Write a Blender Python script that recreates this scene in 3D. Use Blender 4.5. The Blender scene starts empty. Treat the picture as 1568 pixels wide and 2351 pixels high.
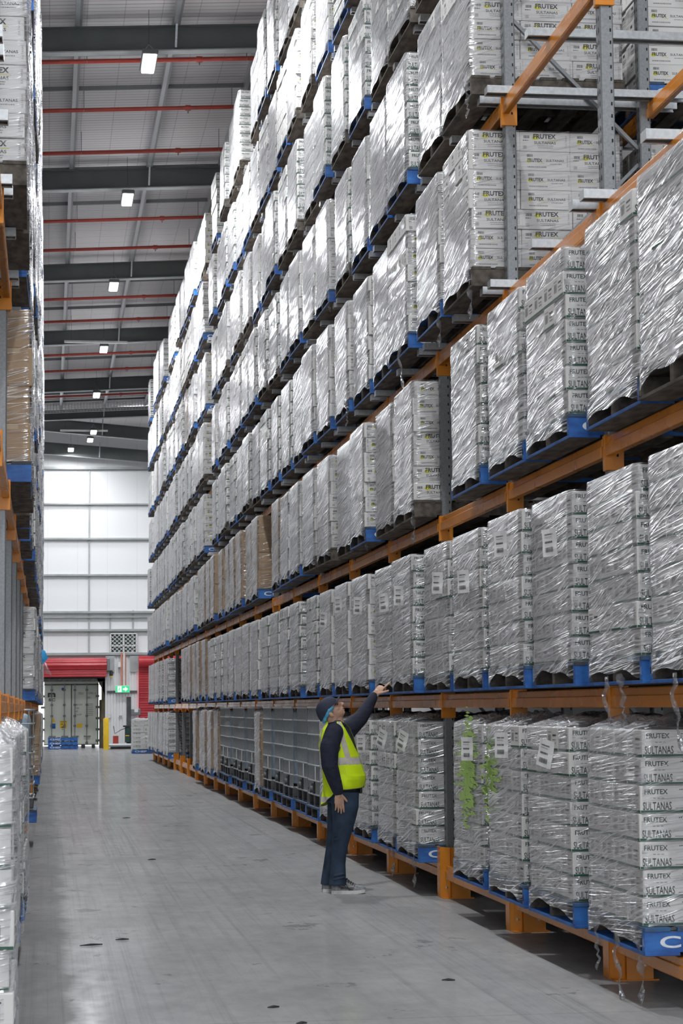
import bpy, math, random
import numpy as np
from math import sin, cos, pi, radians, sqrt
from mathutils import Matrix, Vector

random.seed(7)
RNG = np.random.RandomState(11)
scene = bpy.context.scene
COL = scene.collection

# ------------------------------------------------------------------ camera
YAW, PIT, ROL = 0.13871, 0.09160, -0.00926
H = 1.6
f_ = Vector((sin(YAW)*cos(PIT), cos(YAW)*cos(PIT), sin(PIT)))
r_ = Vector((cos(YAW), -sin(YAW), 0))
u_ = r_.cross(f_)
R2 = r_*cos(ROL) + u_*sin(ROL)
U2 = -r_*sin(ROL) + u_*cos(ROL)
cam_d = bpy.data.cameras.new('camera')
cam = bpy.data.objects.new('camera', cam_d)
COL.objects.link(cam)
m = Matrix.Identity(4)
for i in range(3):
    m[i][0] = R2[i]; m[i][1] = U2[i]; m[i][2] = -f_[i]
m[2][3] = H
cam.matrix_world = m
cam_d.sensor_fit = 'HORIZONTAL'; cam_d.sensor_width = 36.0
cam_d.lens = 4850*36/1568
cam_d.clip_start = 0.1; cam_d.clip_end = 400
cam_d.dof.use_dof = True; cam_d.dof.focus_distance = 18.3; cam_d.dof.aperture_fstop = 15
scene.camera = cam

# ------------------------------------------------------------------ light
scene.view_settings.view_transform = 'Standard'
scene.view_settings.look = 'None'
scene.view_settings.gamma = 1.0
scene.view_settings.use_curve_mapping = False
scene.view_settings.exposure = 0.36
w = bpy.data.worlds.new('world'); scene.world = w; w.use_nodes = True
w.node_tree.nodes['Background'].inputs[0].default_value = (0.93, 0.96, 1.0, 1)
w.node_tree.nodes['Background'].inputs[1].default_value = 2.05
LAMP_W = 335.0
scene.cycles.transparent_max_bounces = 12
scene.cycles.max_bounces = 5
scene.cycles.diffuse_bounces = 3
scene.cycles.glossy_bounces = 2
scene.cycles.transmission_bounces = 2
scene.cycles.sample_clamp_indirect = 6.0
scene.cycles.use_adaptive_sampling = True
scene.cycles.adaptive_threshold = 0.05

# ------------------------------------------------------------------ materials
def mat(name):
    M = bpy.data.materials.new(name); M.use_nodes = True
    nt = M.node_tree; b = nt.nodes['Principled BSDF']
    return M, nt, b
def N(nt, t, **kw):
    n = nt.nodes.new(t)
    for k, v in kw.items(): setattr(n, k, v)
    return n
def noisy(name, c1, c2, scale=4, rough=0.6, metal=0.0, detail=4, stretch=(1,1,1), bump=0.0, rvar=0.0, lo=0.35, hi=0.65, spec=0.5, random_obj=False):
    M, nt, b = mat(name)
    tc = N(nt, 'ShaderNodeTexCoord'); mp = N(nt, 'ShaderNodeMapping'); mp.inputs['Scale'].default_value = stretch
    nt.links.new(tc.outputs['Object'], mp.inputs['Vector'])
    vec = mp.outputs['Vector']
    if random_obj:
        oi = N(nt, 'ShaderNodeObjectInfo'); ml = N(nt, 'ShaderNodeMath', operation='MULTIPLY'); ml.inputs[1].default_value = 37
        nt.links.new(oi.outputs['Random'], ml.inputs[0])
        ad = N(nt, 'ShaderNodeVectorMath', operation='ADD'); nt.links.new(vec, ad.inputs[0]); nt.links.new(ml.outputs[0], ad.inputs[1]); vec = ad.outputs[0]
    no = N(nt, 'ShaderNodeTexNoise'); no.inputs['Scale'].default_value = scale; no.inputs['Detail'].default_value = detail
    nt.links.new(vec, no.inputs['Vector'])
    cr = N(nt, 'ShaderNodeValToRGB')
    cr.color_ramp.elements[0].position = lo; cr.color_ramp.elements[1].position = hi
    cr.color_ramp.elements[0].color = (*c1, 1); cr.color_ramp.elements[1].color = (*c2, 1)
    nt.links.new(no.outputs['Fac'], cr.inputs['Fac']); nt.links.new(cr.outputs['Color'], b.inputs['Base Color'])
    b.inputs['Roughness'].default_value = rough; b.inputs['Metallic'].default_value = metal
    b.inputs['Specular IOR Level'].default_value = spec
    if rvar:
        mr = N(nt, 'ShaderNodeMapRange'); mr.inputs['To Min'].default_value = rough-rvar; mr.inputs['To Max'].default_value = rough+rvar
        nt.links.new(no.outputs['Fac'], mr.inputs['Value']); nt.links.new(mr.outputs[0], b.inputs['Roughness'])
    if bump:
        bp = N(nt, 'ShaderNodeBump'); bp.inputs['Strength'].default_value = bump; bp.inputs['Distance'].default_value = 0.01
        nt.links.new(no.outputs['Fac'], bp.inputs['Height']); nt.links.new(bp.outputs['Normal'], b.inputs['Normal'])
    return M
MT = {}
MT['carton'] = noisy('white_cardboard', (.68,.67,.65), (.76,.755,.735), 3, .5)
MT['kraft'] = noisy('kraft_cardboard', (.36,.235,.13), (.43,.29,.165), 5, .55)
MT['tape'] = noisy('packing_tape', (.42,.30,.17), (.5,.37,.22), 9, .25)
MT['ink'] = noisy('dark_green_ink', (.02,.042,.032), (.032,.06,.048), 30, .5)
MT['inkband'] = noisy('green_ink_band', (.012,.075,.045), (.03,.11,.07), 14, .45)
MT['inkblack'] = noisy('black_ink', (.03,.035,.035), (.06,.065,.06), 30, .5)
MT['inkgrey'] = noisy('faded_grey_ink', (.2,.2,.2), (.33,.33,.32), 60, .6)
MT['yellow'] = noisy('yellow_print', (.62,.60,.03), (.75,.72,.06), 20, .5)
MT['paper'] = noisy('white_paper', (.74,.74,.74), (.82,.82,.82), 8, .45)
MT['blue'] = noisy('chipped_blue_paint', (.012,.075,.30), (.03,.17,.52), 7, .5, bump=.15, random_obj=True, stretch=(1,1,2))
MT['bluedirty'] = noisy('worn_blue_board', (.06,.065,.075), (.035,.12,.28), 9, .75, bump=.4, random_obj=True, lo=.42, hi=.62, stretch=(1,3,1))
MT['wood'] = noisy('weathered_board', (.045,.038,.032), (.14,.12,.10), 5, .85, stretch=(3,1,3), bump=.5, random_obj=True)
MT['logo'] = noisy('white_stencil', (.62,.68,.78), (.78,.82,.88), 40, .6)
MT['orange'] = noisy('orange_powder_coat', (.62,.20,.008), (.70,.25,.015), 2.5, .28, rvar=.08, random_obj=True)
MT['galv'] = noisy('galvanised_steel', (.44,.46,.475), (.54,.56,.575), 40, .36, metal=.75, detail=6, rvar=.1)
MT['galvdark'] = noisy('dull_galvanised_post', (.21,.22,.23), (.26,.27,.28), 60, .42, metal=.5, detail=5)
MT['slot'] = noisy('slot_shadow_black', (.01,.01,.01), (.02,.02,.02), 5, .9)
MT['white_metal'] = noisy('white_wall_panel', (.80,.81,.82), (.86,.865,.87), .4, .45)
MT['girt'] = noisy('pale_grey_girt', (.36,.38,.38), (.45,.47,.475), 3, .45, metal=.3)
MT['rafter'] = noisy('dark_grey_painted_steel', (.085,.095,.095), (.115,.125,.125), 1.2, .5)
MT['flange_lit'] = noisy('lit_rafter_flange', (.25,.27,.275), (.33,.35,.355), 3, .4)  # rafter steel lightened: the light on its underside is put into the colour
MT['pipered'] = noisy('red_pipe_paint', (.38,.045,.03), (.47,.06,.04), 4, .35)
MT['red'] = noisy('red_door_slats', (.42,.018,.03), (.52,.03,.042), 2, .32)
MT['black'] = noisy('black_rubber', (.015,.015,.017), (.035,.035,.038), 6, .6)
MT['bollard'] = noisy('yellow_post_paint', (.80,.50,.01), (.88,.57,.02), 3, .4)
MT['container'] = noisy('cream_container_paint', (.62,.64,.56), (.72,.74,.66), 1.5, .45)
MT['cont_dark'] = noisy('grimy_seal', (.10,.11,.10), (.2,.21,.2), 9, .6)
MT['tan'] = noisy('dark_tan_dock_seal', (.09,.075,.045), (.15,.125,.075), 3, .8)
MT['green'] = noisy('exit_green', (.05,.45,.18), (.06,.52,.22), 5, .4)
MT['vent'] = noisy('dark_green_vent_void', (.012,.045,.04), (.025,.065,.058), 9, .8)
MT['tank'] = noisy('pale_blue_plastic', (.30,.40,.49), (.40,.50,.58), 2.2, .3)
MT['tankdark'] = noisy('dark_blue_contents', (.04,.06,.11), (.07,.09,.15), 2, .3)
MT['cableg'] = noisy('grey_equipment', (.05,.05,.055), (.10,.10,.105), 5, .5)
MT['plumbwhite'] = noisy('white_plastic_pipe', (.7,.7,.7), (.8,.8,.8), 5, .4)
MT['copper'] = noisy('salmon_pipe', (.62,.22,.14), (.7,.28,.2), 5, .4)
MT['bluecloth'] = noisy('bright_blue_plastic', (.03,.33,.72), (.08,.45,.85), 9, .4)
MT['marker'] = noisy('lime_spray_paint', (.36,.60,.12), (.48,.70,.2), 20, .6)

def emit(name, col, s):
    M = bpy.data.materials.new(name); M.use_nodes = True; nt = M.node_tree
    nt.nodes.remove(nt.nodes['Principled BSDF']); e = N(nt, 'ShaderNodeEmission')
    e.inputs[0].default_value = (*col, 1); e.inputs[1].default_value = s
    nt.links.new(e.outputs[0], nt.nodes['Material Output'].inputs[0]); return M
MT['lampglow'] = emit('lamp_diffuser', (1, .99, .97), 14)
MT['exitglow'] = emit('lit_exit_green', (.05, .62, .26), 1.0)
MT['exitwhite'] = emit('lit_exit_white', (.8, 1, .88), 1.0)

def film_material(name='stretch_film', tint=(.68,.69,.715), a0=.06, a1=.85, dense=1.0):
    M = bpy.data.materials.new(name); M.use_nodes = True; nt = M.node_tree
    nt.nodes.remove(nt.nodes['Principled BSDF']); out = nt.nodes['Material Output']
    L = nt.links.new
    uv = N(nt, 'ShaderNodeUVMap'); oi = N(nt, 'ShaderNodeObjectInfo')
    ml = N(nt, 'ShaderNodeMath', operation='MULTIPLY'); ml.inputs[1].default_value = 53; L(oi.outputs['Random'], ml.inputs[0])
    ad = N(nt, 'ShaderNodeVectorMath', operation='ADD'); L(uv.outputs['UV'], ad.inputs[0]); L(ml.outputs[0], ad.inputs[1])
    # gentle warp so that the stretch lines wander
    wn = N(nt, 'ShaderNodeTexNoise'); wn.inputs['Scale'].default_value = 2.2; wn.inputs['Detail'].default_value = 1; L(ad.outputs[0], wn.inputs['Vector'])
    ws = N(nt, 'ShaderNodeVectorMath', operation='MULTIPLY'); ws.inputs[1].default_value = (.30,.016,0); L(wn.outputs['Color'], ws.inputs[0])
    av = N(nt, 'ShaderNodeVectorMath', operation='ADD'); L(ad.outputs[0], av.inputs[0]); L(ws.outputs[0], av.inputs[1])
    def streak(scale, rot, det=5, nscale=1.0):
        mp = N(nt, 'ShaderNodeMapping'); mp.inputs['Scale'].default_value = scale; mp.inputs['Rotation'].default_value = (0,0,rot)
        r0 = N(nt, 'ShaderNodeVectorRotate', rotation_type='Z_AXIS'); r0.inputs['Angle'].default_value = rot
        L(av.outputs[0], r0.inputs['Vector'])
        mp.inputs['Rotation'].default_value = (0,0,0); L(r0.outputs[0], mp.inputs['Vector'])
        n = N(nt, 'ShaderNodeTexNoise'); n.inputs['Scale'].default_value = nscale; n.inputs['Detail'].default_value = det; n.inputs['Roughness'].default_value = .6
        L(mp.outputs[0], n.inputs['Vector']); return n.outputs['Fac']
    s1 = streak((.95, 76, 1), -.07, 2); s2 = streak((1.2, 52, 1), -.24, 2); s3 = streak((1.6, 4.2, 1), .3, 2)
    mx = N(nt, 'ShaderNodeMath', operation='MAXIMUM'); L(s1, mx.inputs[0]); L(s2, mx.inputs[1])
    sm = N(nt, 'ShaderNodeMapRange'); sm.inputs['From Min'].default_value = .54; sm.inputs['From Max'].default_value = .61; L(mx.outputs[0], sm.inputs['Value'])
    big = N(nt, 'ShaderNodeMapRange'); big.inputs['From Min'].default_value = .35; big.inputs['From Max'].default_value = .65; big.inputs['To Min'].default_value = .35; L(s3, big.inputs['Value'])
    pr = N(nt, 'ShaderNodeMath', operation='MULTIPLY'); L(sm.outputs[0], pr.inputs[0]); L(big.outputs[0], pr.inputs[1])
    # opacity
    lw = N(nt, 'ShaderNodeLayerWeight'); lw.inputs['Blend'].default_value = .5
    pw = N(nt, 'ShaderNodeMath', operation='POWER'); pw.inputs[1].default_value = 2.6; L(lw.outputs['Facing'], pw.inputs[0])
    op = N(nt, 'ShaderNodeMapRange'); op.inputs['To Min'].default_value = a0; op.inputs['To Max'].default_value = a1; L(pr.outputs[0], op.inputs['Value'])
    pm = N(nt, 'ShaderNodeMath', operation='MULTIPLY'); pm.inputs[1].default_value = .55*dense; L(pw.outputs[0], pm.inputs[0])
    sm1 = N(nt, 'ShaderNodeMath', operation='ADD'); L(op.outputs[0], sm1.inputs[0]); L(pm.outputs[0], sm1.inputs[1]); sm1.use_clamp = True
    # lower film opacity on the camera-facing end of the load
    su = N(nt, 'ShaderNodeSeparateXYZ'); L(uv.outputs['UV'], su.inputs[0]); en = N(nt, 'ShaderNodeMapRange'); en.inputs['From Min'].default_value = 1.06; en.inputs['From Max'].default_value = 1.13; en.inputs['To Min'].default_value = .5; en.inputs['To Max'].default_value = 1
    L(su.outputs['X'], en.inputs['Value']); sm2 = N(nt, 'ShaderNodeMath', operation='MULTIPLY'); L(sm1.outputs[0], sm2.inputs[0]); L(en.outputs[0], sm2.inputs[1])
    bp = N(nt, 'ShaderNodeBump'); bp.inputs['Strength'].default_value = 1.0; bp.inputs['Distance'].default_value = .032
    bs = N(nt, 'ShaderNodeMath', operation='MULTIPLY_ADD'); L(s3, bs.inputs[0]); bs.inputs[1].default_value = .4; L(mx.outputs[0], bs.inputs[2]); L(bs.outputs[0], bp.inputs['Height'])
    df = N(nt, 'ShaderNodeBsdfDiffuse'); df.inputs[0].default_value = (*tint, 1); L(bp.outputs[0], df.inputs['Normal'])
    gl = N(nt, 'ShaderNodeBsdfGlossy'); gl.inputs['Roughness'].default_value = .20; gl.inputs['Color'].default_value = (.93,.94,.96,1); L(bp.outputs[0], gl.inputs['Normal'])
    m1 = N(nt, 'ShaderNodeMixShader'); m1.inputs[0].default_value = .52; L(df.outputs[0], m1.inputs[1]); L(gl.outputs[0], m1.inputs[2])
    tr = N(nt, 'ShaderNodeBsdfTransparent'); tr.inputs[0].default_value = (.97,.97,.98,1)
    m2 = N(nt, 'ShaderNodeMixShader'); L(sm2.outputs[0], m2.inputs[0]); L(tr.outputs[0], m2.inputs[1]); L(m1.outputs[0], m2.inputs[2])
    L(m2.outputs[0], out.inputs[0]); return M
MT['film'] = film_material()
MT['filmthick'] = film_material('bunched_film', a0=.35, a1=.8)

def floor_material():
    M, nt, b = mat('sealed_concrete'); L = nt.links.new
    tc = N(nt, 'ShaderNodeTexCoord'); g = tc.outputs['Object']
    sep = N(nt, 'ShaderNodeSeparateXYZ'); L(g, sep.inputs[0])
    def noise(scale, st=(1,1,1), det=5, rough=.55):
        mp = N(nt, 'ShaderNodeMapping'); mp.inputs['Scale'].default_value = st; L(g, mp.inputs['Vector'])
        n = N(nt, 'ShaderNodeTexNoise'); n.inputs['Scale'].default_value = scale; n.inputs['Detail'].default_value = det; n.inputs['Roughness'].default_value = rough
        L(mp.outputs[0], n.inputs['Vector']); return n.outputs['Fac']
    def mr(v, a, b_, c, d):
        n = N(nt, 'ShaderNodeMapRange'); n.inputs['From Min'].default_value = a; n.inputs['From Max'].default_value = b_; n.inputs['To Min'].default_value = c; n.inputs['To Max'].default_value = d
        L(v, n.inputs['Value']); return n.outputs[0]
    def ma(op, a, b_):
        n = N(nt, 'ShaderNodeMath', operation=op)
        for i, v in enumerate((a, b_)):
            if isinstance(v, (int, float)): n.inputs[i].default_value = v
            else: L(v, n.inputs[i])
        return n.outputs[0]
    clouds = noise(.9, (1,.6,1), 6); fine = noise(7, (1,.5,1), 8, .7); tyre = noise(5, (2.6,.012,1), 5, .75); spots = noise(1.3, (1,.7,1), 9, .72)
    val = ma('MULTIPLY', mr(clouds,.3,.7,.78,1.12), mr(fine,.3,.7,.88,1.1))
    # rubber marks run along the aisle where the trucks drive
    lane = ma('SUBTRACT', 1.0, ma('MULTIPLY', mr(tyre,.50,.66,0,.20), mr(clouds,.38,.55,.15,1)))
    val = ma('MULTIPLY', val, lane)
    chips = mr(spots, .605, .625, 1, .66); val = ma('MULTIPLY', val, chips)
    # unpolished dark strip along the left rack, ragged edge
    edge = ma('ADD', sep.outputs['X'], ma('MULTIPLY', ma('SUBTRACT', noise(1.6,(1,.8,1),8,.7), .5), .55))
    strip = mr(edge, .10, .22, .62, 1.0); val = ma('MULTIPLY', val, strip)
    # saw-cut joints
    yj = ma('PINGPONG', ma('ADD', sep.outputs['Y'], .9), 5.9/2); joint = mr(yj, 0, .012, .72, 1); val = ma('MULTIPLY', val, joint)
    col = N(nt, 'ShaderNodeCombineColor')
    L(ma('MULTIPLY', val, .345), col.inputs[0]); L(ma('MULTIPLY', val, .348), col.inputs[1]); L(ma('MULTIPLY', val, .352), col.inputs[2])
    L(col.outputs[0], b.inputs['Base Color'])
    bp = N(nt, 'ShaderNodeBump'); bp.inputs['Strength'].default_value = .06; bp.inputs['Distance'].default_value = .003; L(noise(2.5,(1,1,1),2), bp.inputs['Height'])
    nt.nodes.remove(b)
    df = N(nt, 'ShaderNodeBsdfDiffuse'); L(col.outputs[0], df.inputs[0])
    gl = N(nt, 'ShaderNodeBsdfGlossy'); L(bp.outputs[0], gl.inputs['Normal']); L(ma('ADD', mr(fine,.3,.7,.07,.14), mr(edge,.10,.22,.12,0)), gl.inputs['Roughness'])
    lw = N(nt, 'ShaderNodeLayerWeight'); lw.inputs['Blend'].default_value = .5
    fac = ma('ADD', .025, ma('MULTIPLY', ma('POWER', lw.outputs['Facing'], 7.0), mr(clouds,.3,.7,.20,.34)))
    fac = ma('MULTIPLY', fac, mr(edge, .10, .22, .30, 1.0))
    mxs = N(nt, 'ShaderNodeMixShader'); L(fac, mxs.inputs[0]); L(df.outputs[0], mxs.inputs[1]); L(gl.outputs[0], mxs.inputs[2])
    L(mxs.outputs[0], nt.nodes['Material Output'].inputs[0])
    return M
MT['floor'] = floor_material()

def ceiling_material():
    M, nt, b = mat('ribbed_roof_sheet_behind_mesh'); L = nt.links.new
    tc = N(nt, 'ShaderNodeTexCoord'); sep = N(nt, 'ShaderNodeSeparateXYZ'); L(tc.outputs['Object'], sep.inputs[0])
    def line(ax, period, width, lo):
        p = N(nt, 'ShaderNodeMath', operation='PINGPONG'); p.inputs[1].default_value = period/2; L(sep.outputs[ax], p.inputs[0])
        n = N(nt, 'ShaderNodeMapRange'); n.inputs['From Min'].default_value = 0; n.inputs['From Max'].default_value = width; n.inputs['To Min'].default_value = lo; n.inputs['To Max'].default_value = 1
        L(p.outputs[0], n.inputs['Value']); return n.outputs[0]
    v = N(nt, 'ShaderNodeMath', operation='MULTIPLY'); L(line('X', .61, .012, .62), v.inputs[0]); L(line('Y', .17, .022, .50), v.inputs[1])
    v2 = N(nt, 'ShaderNodeMath', operation='MULTIPLY'); L(v.outputs[0], v2.inputs[0]); L(line('Y', .68, .03, .7), v2.inputs[1])
    mx = N(nt, 'ShaderNodeMix', data_type='RGBA'); mx.inputs['A'].default_value = (0,0,0,1); mx.inputs['B'].default_value = (.66,.64,.655,1)
    L(v2.outputs[0], mx.inputs['Factor']); L(mx.outputs['Result'], b.inputs['Base Color']); b.inputs['Roughness'].default_value = .6
    return M
MT['ceiling'] = ceiling_material()

def panel_material():
    M, nt, b = mat('ribbed_white_cladding'); L = nt.links.new
    tc = N(nt, 'ShaderNodeTexCoord'); sep = N(nt, 'ShaderNodeSeparateXYZ'); L(tc.outputs['Object'], sep.inputs[0])
    p = N(nt, 'ShaderNodeMath', operation='PINGPONG'); p.inputs[1].default_value = .6; L(sep.outputs['X'], p.inputs[0])
    n = N(nt, 'ShaderNodeMapRange'); n.inputs['From Max'].default_value = .012; n.inputs['To Min'].default_value = .8; n.inputs['To Max'].default_value = 1; L(p.outputs[0], n.inputs['Value'])
    mx = N(nt, 'ShaderNodeMix', data_type='RGBA'); mx.inputs['A'].default_value = (0,0,0,1); mx.inputs['B'].default_value = (.84,.85,.865,1)
    L(n.outputs[0], mx.inputs['Factor']); L(mx.outputs['Result'], b.inputs['Base Color']); b.inputs['Roughness'].default_value = .45
    return M
MT['panel'] = panel_material()

# ------------------------------------------------------------------ mesh helpers
class MB:
    def __init__(s): s.v = []; s.f = []; s.m = []; s.mats = []
    def mi(s, k):
        if k not in s.mats: s.mats.append(k)
        return s.mats.index(k)
    def add(s, vs, fs, k, mtx=None):
        o = len(s.v); i = s.mi(k)
        if mtx is not None: vs = [tuple(mtx @ Vector(p)) for p in vs]
        s.v += [tuple(p) for p in vs]; s.f += [tuple(a+o for a in q) for q in fs]; s.m += [i]*len(fs)
    def box(s, x0, x1, y0, y1, z0, z1, k, c=0.0, mtx=None):
        if c <= 0:
            vs = [(x0,y0,z0),(x1,y0,z0),(x1,y1,z0),(x0,y1,z0),(x0,y0,z1),(x1,y0,z1),(x1,y1,z1),(x0,y1,z1)]
            fs = [(0,3,2,1),(4,5,6,7),(0,1,5,4),(1,2,6,5),(2,3,7,6),(3,0,4,7)]
        else:   # vertical edges chamfered, plus top/bottom lip
            def ring(i, z): return [(x0+i,y0+c,z),(x0+c,y0+i,z),(x1-c,y0+i,z),(x1-i,y0+c,z),(x1-i,y1-c,z),(x1-c,y1-i,z),(x0+c,y1-i,z),(x0+i,y1-c,z)]
            vs = ring(c*.6,z0)+ring(0,z0+c)+ring(0,z1-c)+ring(c*.6,z1)
            fs = [tuple(range(7,-1,-1)), tuple(range(24,32))]
            for r in range(3):
                for q in range(8): fs.append((r*8+q, r*8+(q+1)%8, r*8+8+(q+1)%8, r*8+8+q))
        s.add(vs, fs, k, mtx)
    def tube(s, pts, r, k, n=8, cap=True):
        pts = [Vector(p) for p in pts]; rs = r if isinstance(r, (list, tuple)) else [r]*len(pts)
        vs = []; fs = []
        up = None
        for i, p in enumerate(pts):
            d = (pts[min(i+1, len(pts)-1)] - pts[max(i-1, 0)]).normalized()
            if up is None:
                up = Vector((0,0,1)) if abs(d.z) < .9 else Vector((1,0,0))
            a = d.cross(up).normalized(); b = a.cross(d).normalized(); up = b
            for q in range(n):
                t = 2*pi*q/n; vs.append(p + (a*cos(t) + b*sin(t))*rs[i])
        for i in range(len(pts)-1):
            for q in range(n): fs.append((i*n+q, i*n+(q+1)%n, (i+1)*n+(q+1)%n, (i+1)*n+q))
        if cap: fs.append(tuple(range(n-1,-1,-1))); fs.append(tuple(range((len(pts)-1)*n, len(pts)*n)))
        s.add([tuple(v) for v in vs], fs, k)
    def bar(s, p, q, a, b, k):   # rectangular bar
        p = Vector(p); q = Vector(q); d = (q-p).normalized(); up = Vector((0,0,1)) if abs(d.z) < .9 else Vector((0,1,0))
        x = d.cross(up).normalized()*a/2; y = x.cross(d).normalized()*b/2
        vs = [tuple(c) for e in (p, q) for c in (e-x-y, e+x-y, e+x+y, e-x+y)]
        s.add(vs, [(3,2,1,0),(4,5,6,7),(0,1,5,4),(1,2,6,5),(2,3,7,6),(3,0,4,7)], k)
    def mesh(s, name, smooth=False):
        me = bpy.data.meshes.new(name); me.from_pydata(s.v, [], s.f)
        for k in s.mats: me.materials.append(MT[k])
        me.polygons.foreach_set('material_index', s.m)
        if smooth: me.polygons.foreach_set('use_smooth', [True]*len(s.f))
        me.update(); return me
def link(name, me, parent=None, loc=(0,0,0), rot=(0,0,0)):
    o = bpy.data.objects.new(name, me); COL.objects.link(o); o.location = loc; o.rotation_euler = rot
    if parent: o.parent = parent
    return o
def tag(o, label, cat, group=None, kind=None):
    if label: o['label'] = label
    if cat: o['category'] = cat
    if group: o['group'] = group
    if kind: o['kind'] = kind
    return o
def empty(name, loc, label, cat, group=None, rz=0):
    o = bpy.data.objects.new(name, None); COL.objects.link(o); o.location = loc; o.rotation_euler = (0,0,rz); o.empty_display_size = .2
    return tag(o, label, cat, group)
def struct(name, mb, smooth=False, loc=(0,0,0)):
    o = link(name, mb.mesh(name, smooth), None, loc); o['kind'] = 'structure'; return o
def smooth_by_angle(me, deg=35):
    me.polygons.foreach_set('use_smooth', [True]*len(me.polygons))
    try: me.set_sharp_from_angle(angle=radians(deg))
    except Exception: pass
ORD = ['nearest','second','third','fourth','fifth','sixth','seventh','eighth','ninth','tenth','eleventh','twelfth','thirteenth','fourteenth','fifteenth','sixteenth','seventeenth','eighteenth','nineteenth','twentieth']
TENS = {20:'twenty', 30:'thirty', 40:'forty', 50:'fifty'}
def ordw(n):    # n from 1
    if n <= 20: return ORD[n-1] if n > 1 else 'first'
    t = n//10*10; r = n - t
    if r == 0: return {30:'thirtieth', 40:'fortieth', 50:'fiftieth'}[t]
    return TENS[t] + '-' + ('first' if r == 1 else ORD[r-1])
TIER = ['floor tier','first shelf','second shelf','third shelf','fourth shelf','fifth shelf','sixth shelf','seventh shelf']

_text = {}
def text_tris(s, bold=0.0):
    key = (s, bold)
    if key in _text: return _text[key]
    c = bpy.data.curves.new('t', 'FONT'); c.body = s; c.size = 1.0; c.resolution_u = 4 if s == 'CHEP' else 2; c.offset = bold; c.fill_mode = 'FRONT'
    o = bpy.data.objects.new('t', c); COL.objects.link(o)
    dg = bpy.context.evaluated_depsgraph_get(); me = o.evaluated_get(dg).to_mesh()
    vs = np.array([v.co[:2] for v in me.vertices]); fs = [tuple(p.vertices) for p in me.polygons]
    o.evaluated_get(dg).to_mesh_clear(); bpy.data.objects.remove(o); bpy.data.curves.remove(c)
    mn = vs.min(0); mx = vs.max(0); vs = (vs-mn)/(mx-mn)
    _text[key] = (vs, fs); return _text[key]
def put(mb, prims, face, d):
    """prims: list of (kind, args..) in face coords (a across, b up). face: '-y','+x','-x' at distance d"""
    def P(a, b, lift):
        e = d + lift
        return {'-y': (a, -e, b), '+y': (-a, e, b), '-x': (-e, -a, b), '+x': (e, a, b)}[face]
    for pr in prims:
        if pr[0] == 'T':
            _, s, x, y, wd, ht, k, bold, lift = pr; vs, fs = text_tris(s, bold)
            mb.add([P(x+v[0]*wd, y+v[1]*ht, lift) for v in vs], fs, k)
        elif pr[0] == 'V':   # vertical text, reading upward
            _, s, x, y, wd, ht, k, bold, lift = pr; vs, fs = text_tris(s, bold)
            mb.add([P(x-v[1]*wd, y+v[0]*ht, lift) for v in vs], fs, k)
        elif pr[0] == 'R':
            _, x0, x1, y0, y1, k, lift = pr
            mb.add([P(x0,y0,lift), P(x1,y0,lift), P(x1,y1,lift), P(x0,y1,lift)], [(0,1,2,3)], k)
        elif pr[0] == 'G':
            _, pts, k, lift = pr
            mb.add([P(a,b,lift) for a, b in pts], [tuple(range(len(pts)))], k)
def barcode(x, y, w_, h_, k='inkgrey', seed=1, lift=.0006):
    rr = random.Random(seed); out = []; a = x
    while a < x+w_-.002:
        t = rr.choice([.0012,.002,.003]); out.append(('R', a, min(a+t, x+w_), y, y+h_, k, lift)); a += t + rr.choice([.0012,.002])
    return out
def tinytext(x, y, w_, h_, k='inkgrey', seed=1, lift=.0006):
    rr = random.Random(seed); out = []; a = x
    while a < x+w_:
        t = rr.uniform(.004,.012); out.append(('R', a, min(a+t, x+w_), y, y+h_, k, lift)); a += t+.003
    return out

# ------------------------------------------------------------------ cartons (white fruit boxes)
CW, CD, CH = .383, .262, .147
def print_green(side):
    if side == 'front':
        p = [('R',-CW/2+.002,CW/2-.002,.004,.017,'inkband',.0005),
             ('T','FRUTEX',-.168,.100,.128,.027,'ink',.02,.0009),
             ('T','SULTANAS',-.178,.018,.158,.042,'ink',.012,.0009)]
        p += [('R',-.12+.022*i,-.12+.022*i+.015,.078,.082,'inkgrey',.0006) for i in range(3)]
        rr = random.Random(3)
        for i in range(16):      # vine leaves, top right corner
            t = i/15; x = .03+.13*t + rr.uniform(-.006,.006); y = .125 - .07*max(0, t-.45) + rr.uniform(-.01,.006); q = .004+.009*t
            p.append(('G', [(x-q,y),(x-q*.2,y-q*1.1),(x+q,y-q*.2),(x+q*.3,y+q*.9)], 'ink', .0009))
        for i in range(9):
            x = .15+rr.uniform(-.012,.014); y = .055+rr.uniform(-.02,.03); q = .006
            p.append(('G', [(x-q,y),(x,y-q),(x+q,y),(x,y+q)], 'ink', .0009))
        p += [('R',.0,.17,.024,.028,'inkgrey',.0006)]
        return p
    p = [('R',-(CW if side == 'wide' else CD)/2+.002,(CW if side == 'wide' else CD)/2-.002,.004,.017,'inkband',.0005)]
    if side == 'wide': return p + barcode(.06,.040,.085,.055,'inkband',5) + tinytext(.06,.108,.09,.006,'ink',6) + tinytext(-.15,.06,.1,.02,'ink',9)
    p += barcode(-.095,.045,.07,.055,'inkgrey',5) + tinytext(-.1,.112,.08,.006,'inkgrey',6)
    p += [('R',.0,.1,.04,.105,'ink',.0006)] if False else tinytext(.01,.09,.085,.012,'inkblack',7)+tinytext(.01,.065,.07,.008,'inkgrey',8)+tinytext(.01,.045,.08,.008,'inkgrey',9)
    return p
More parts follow.
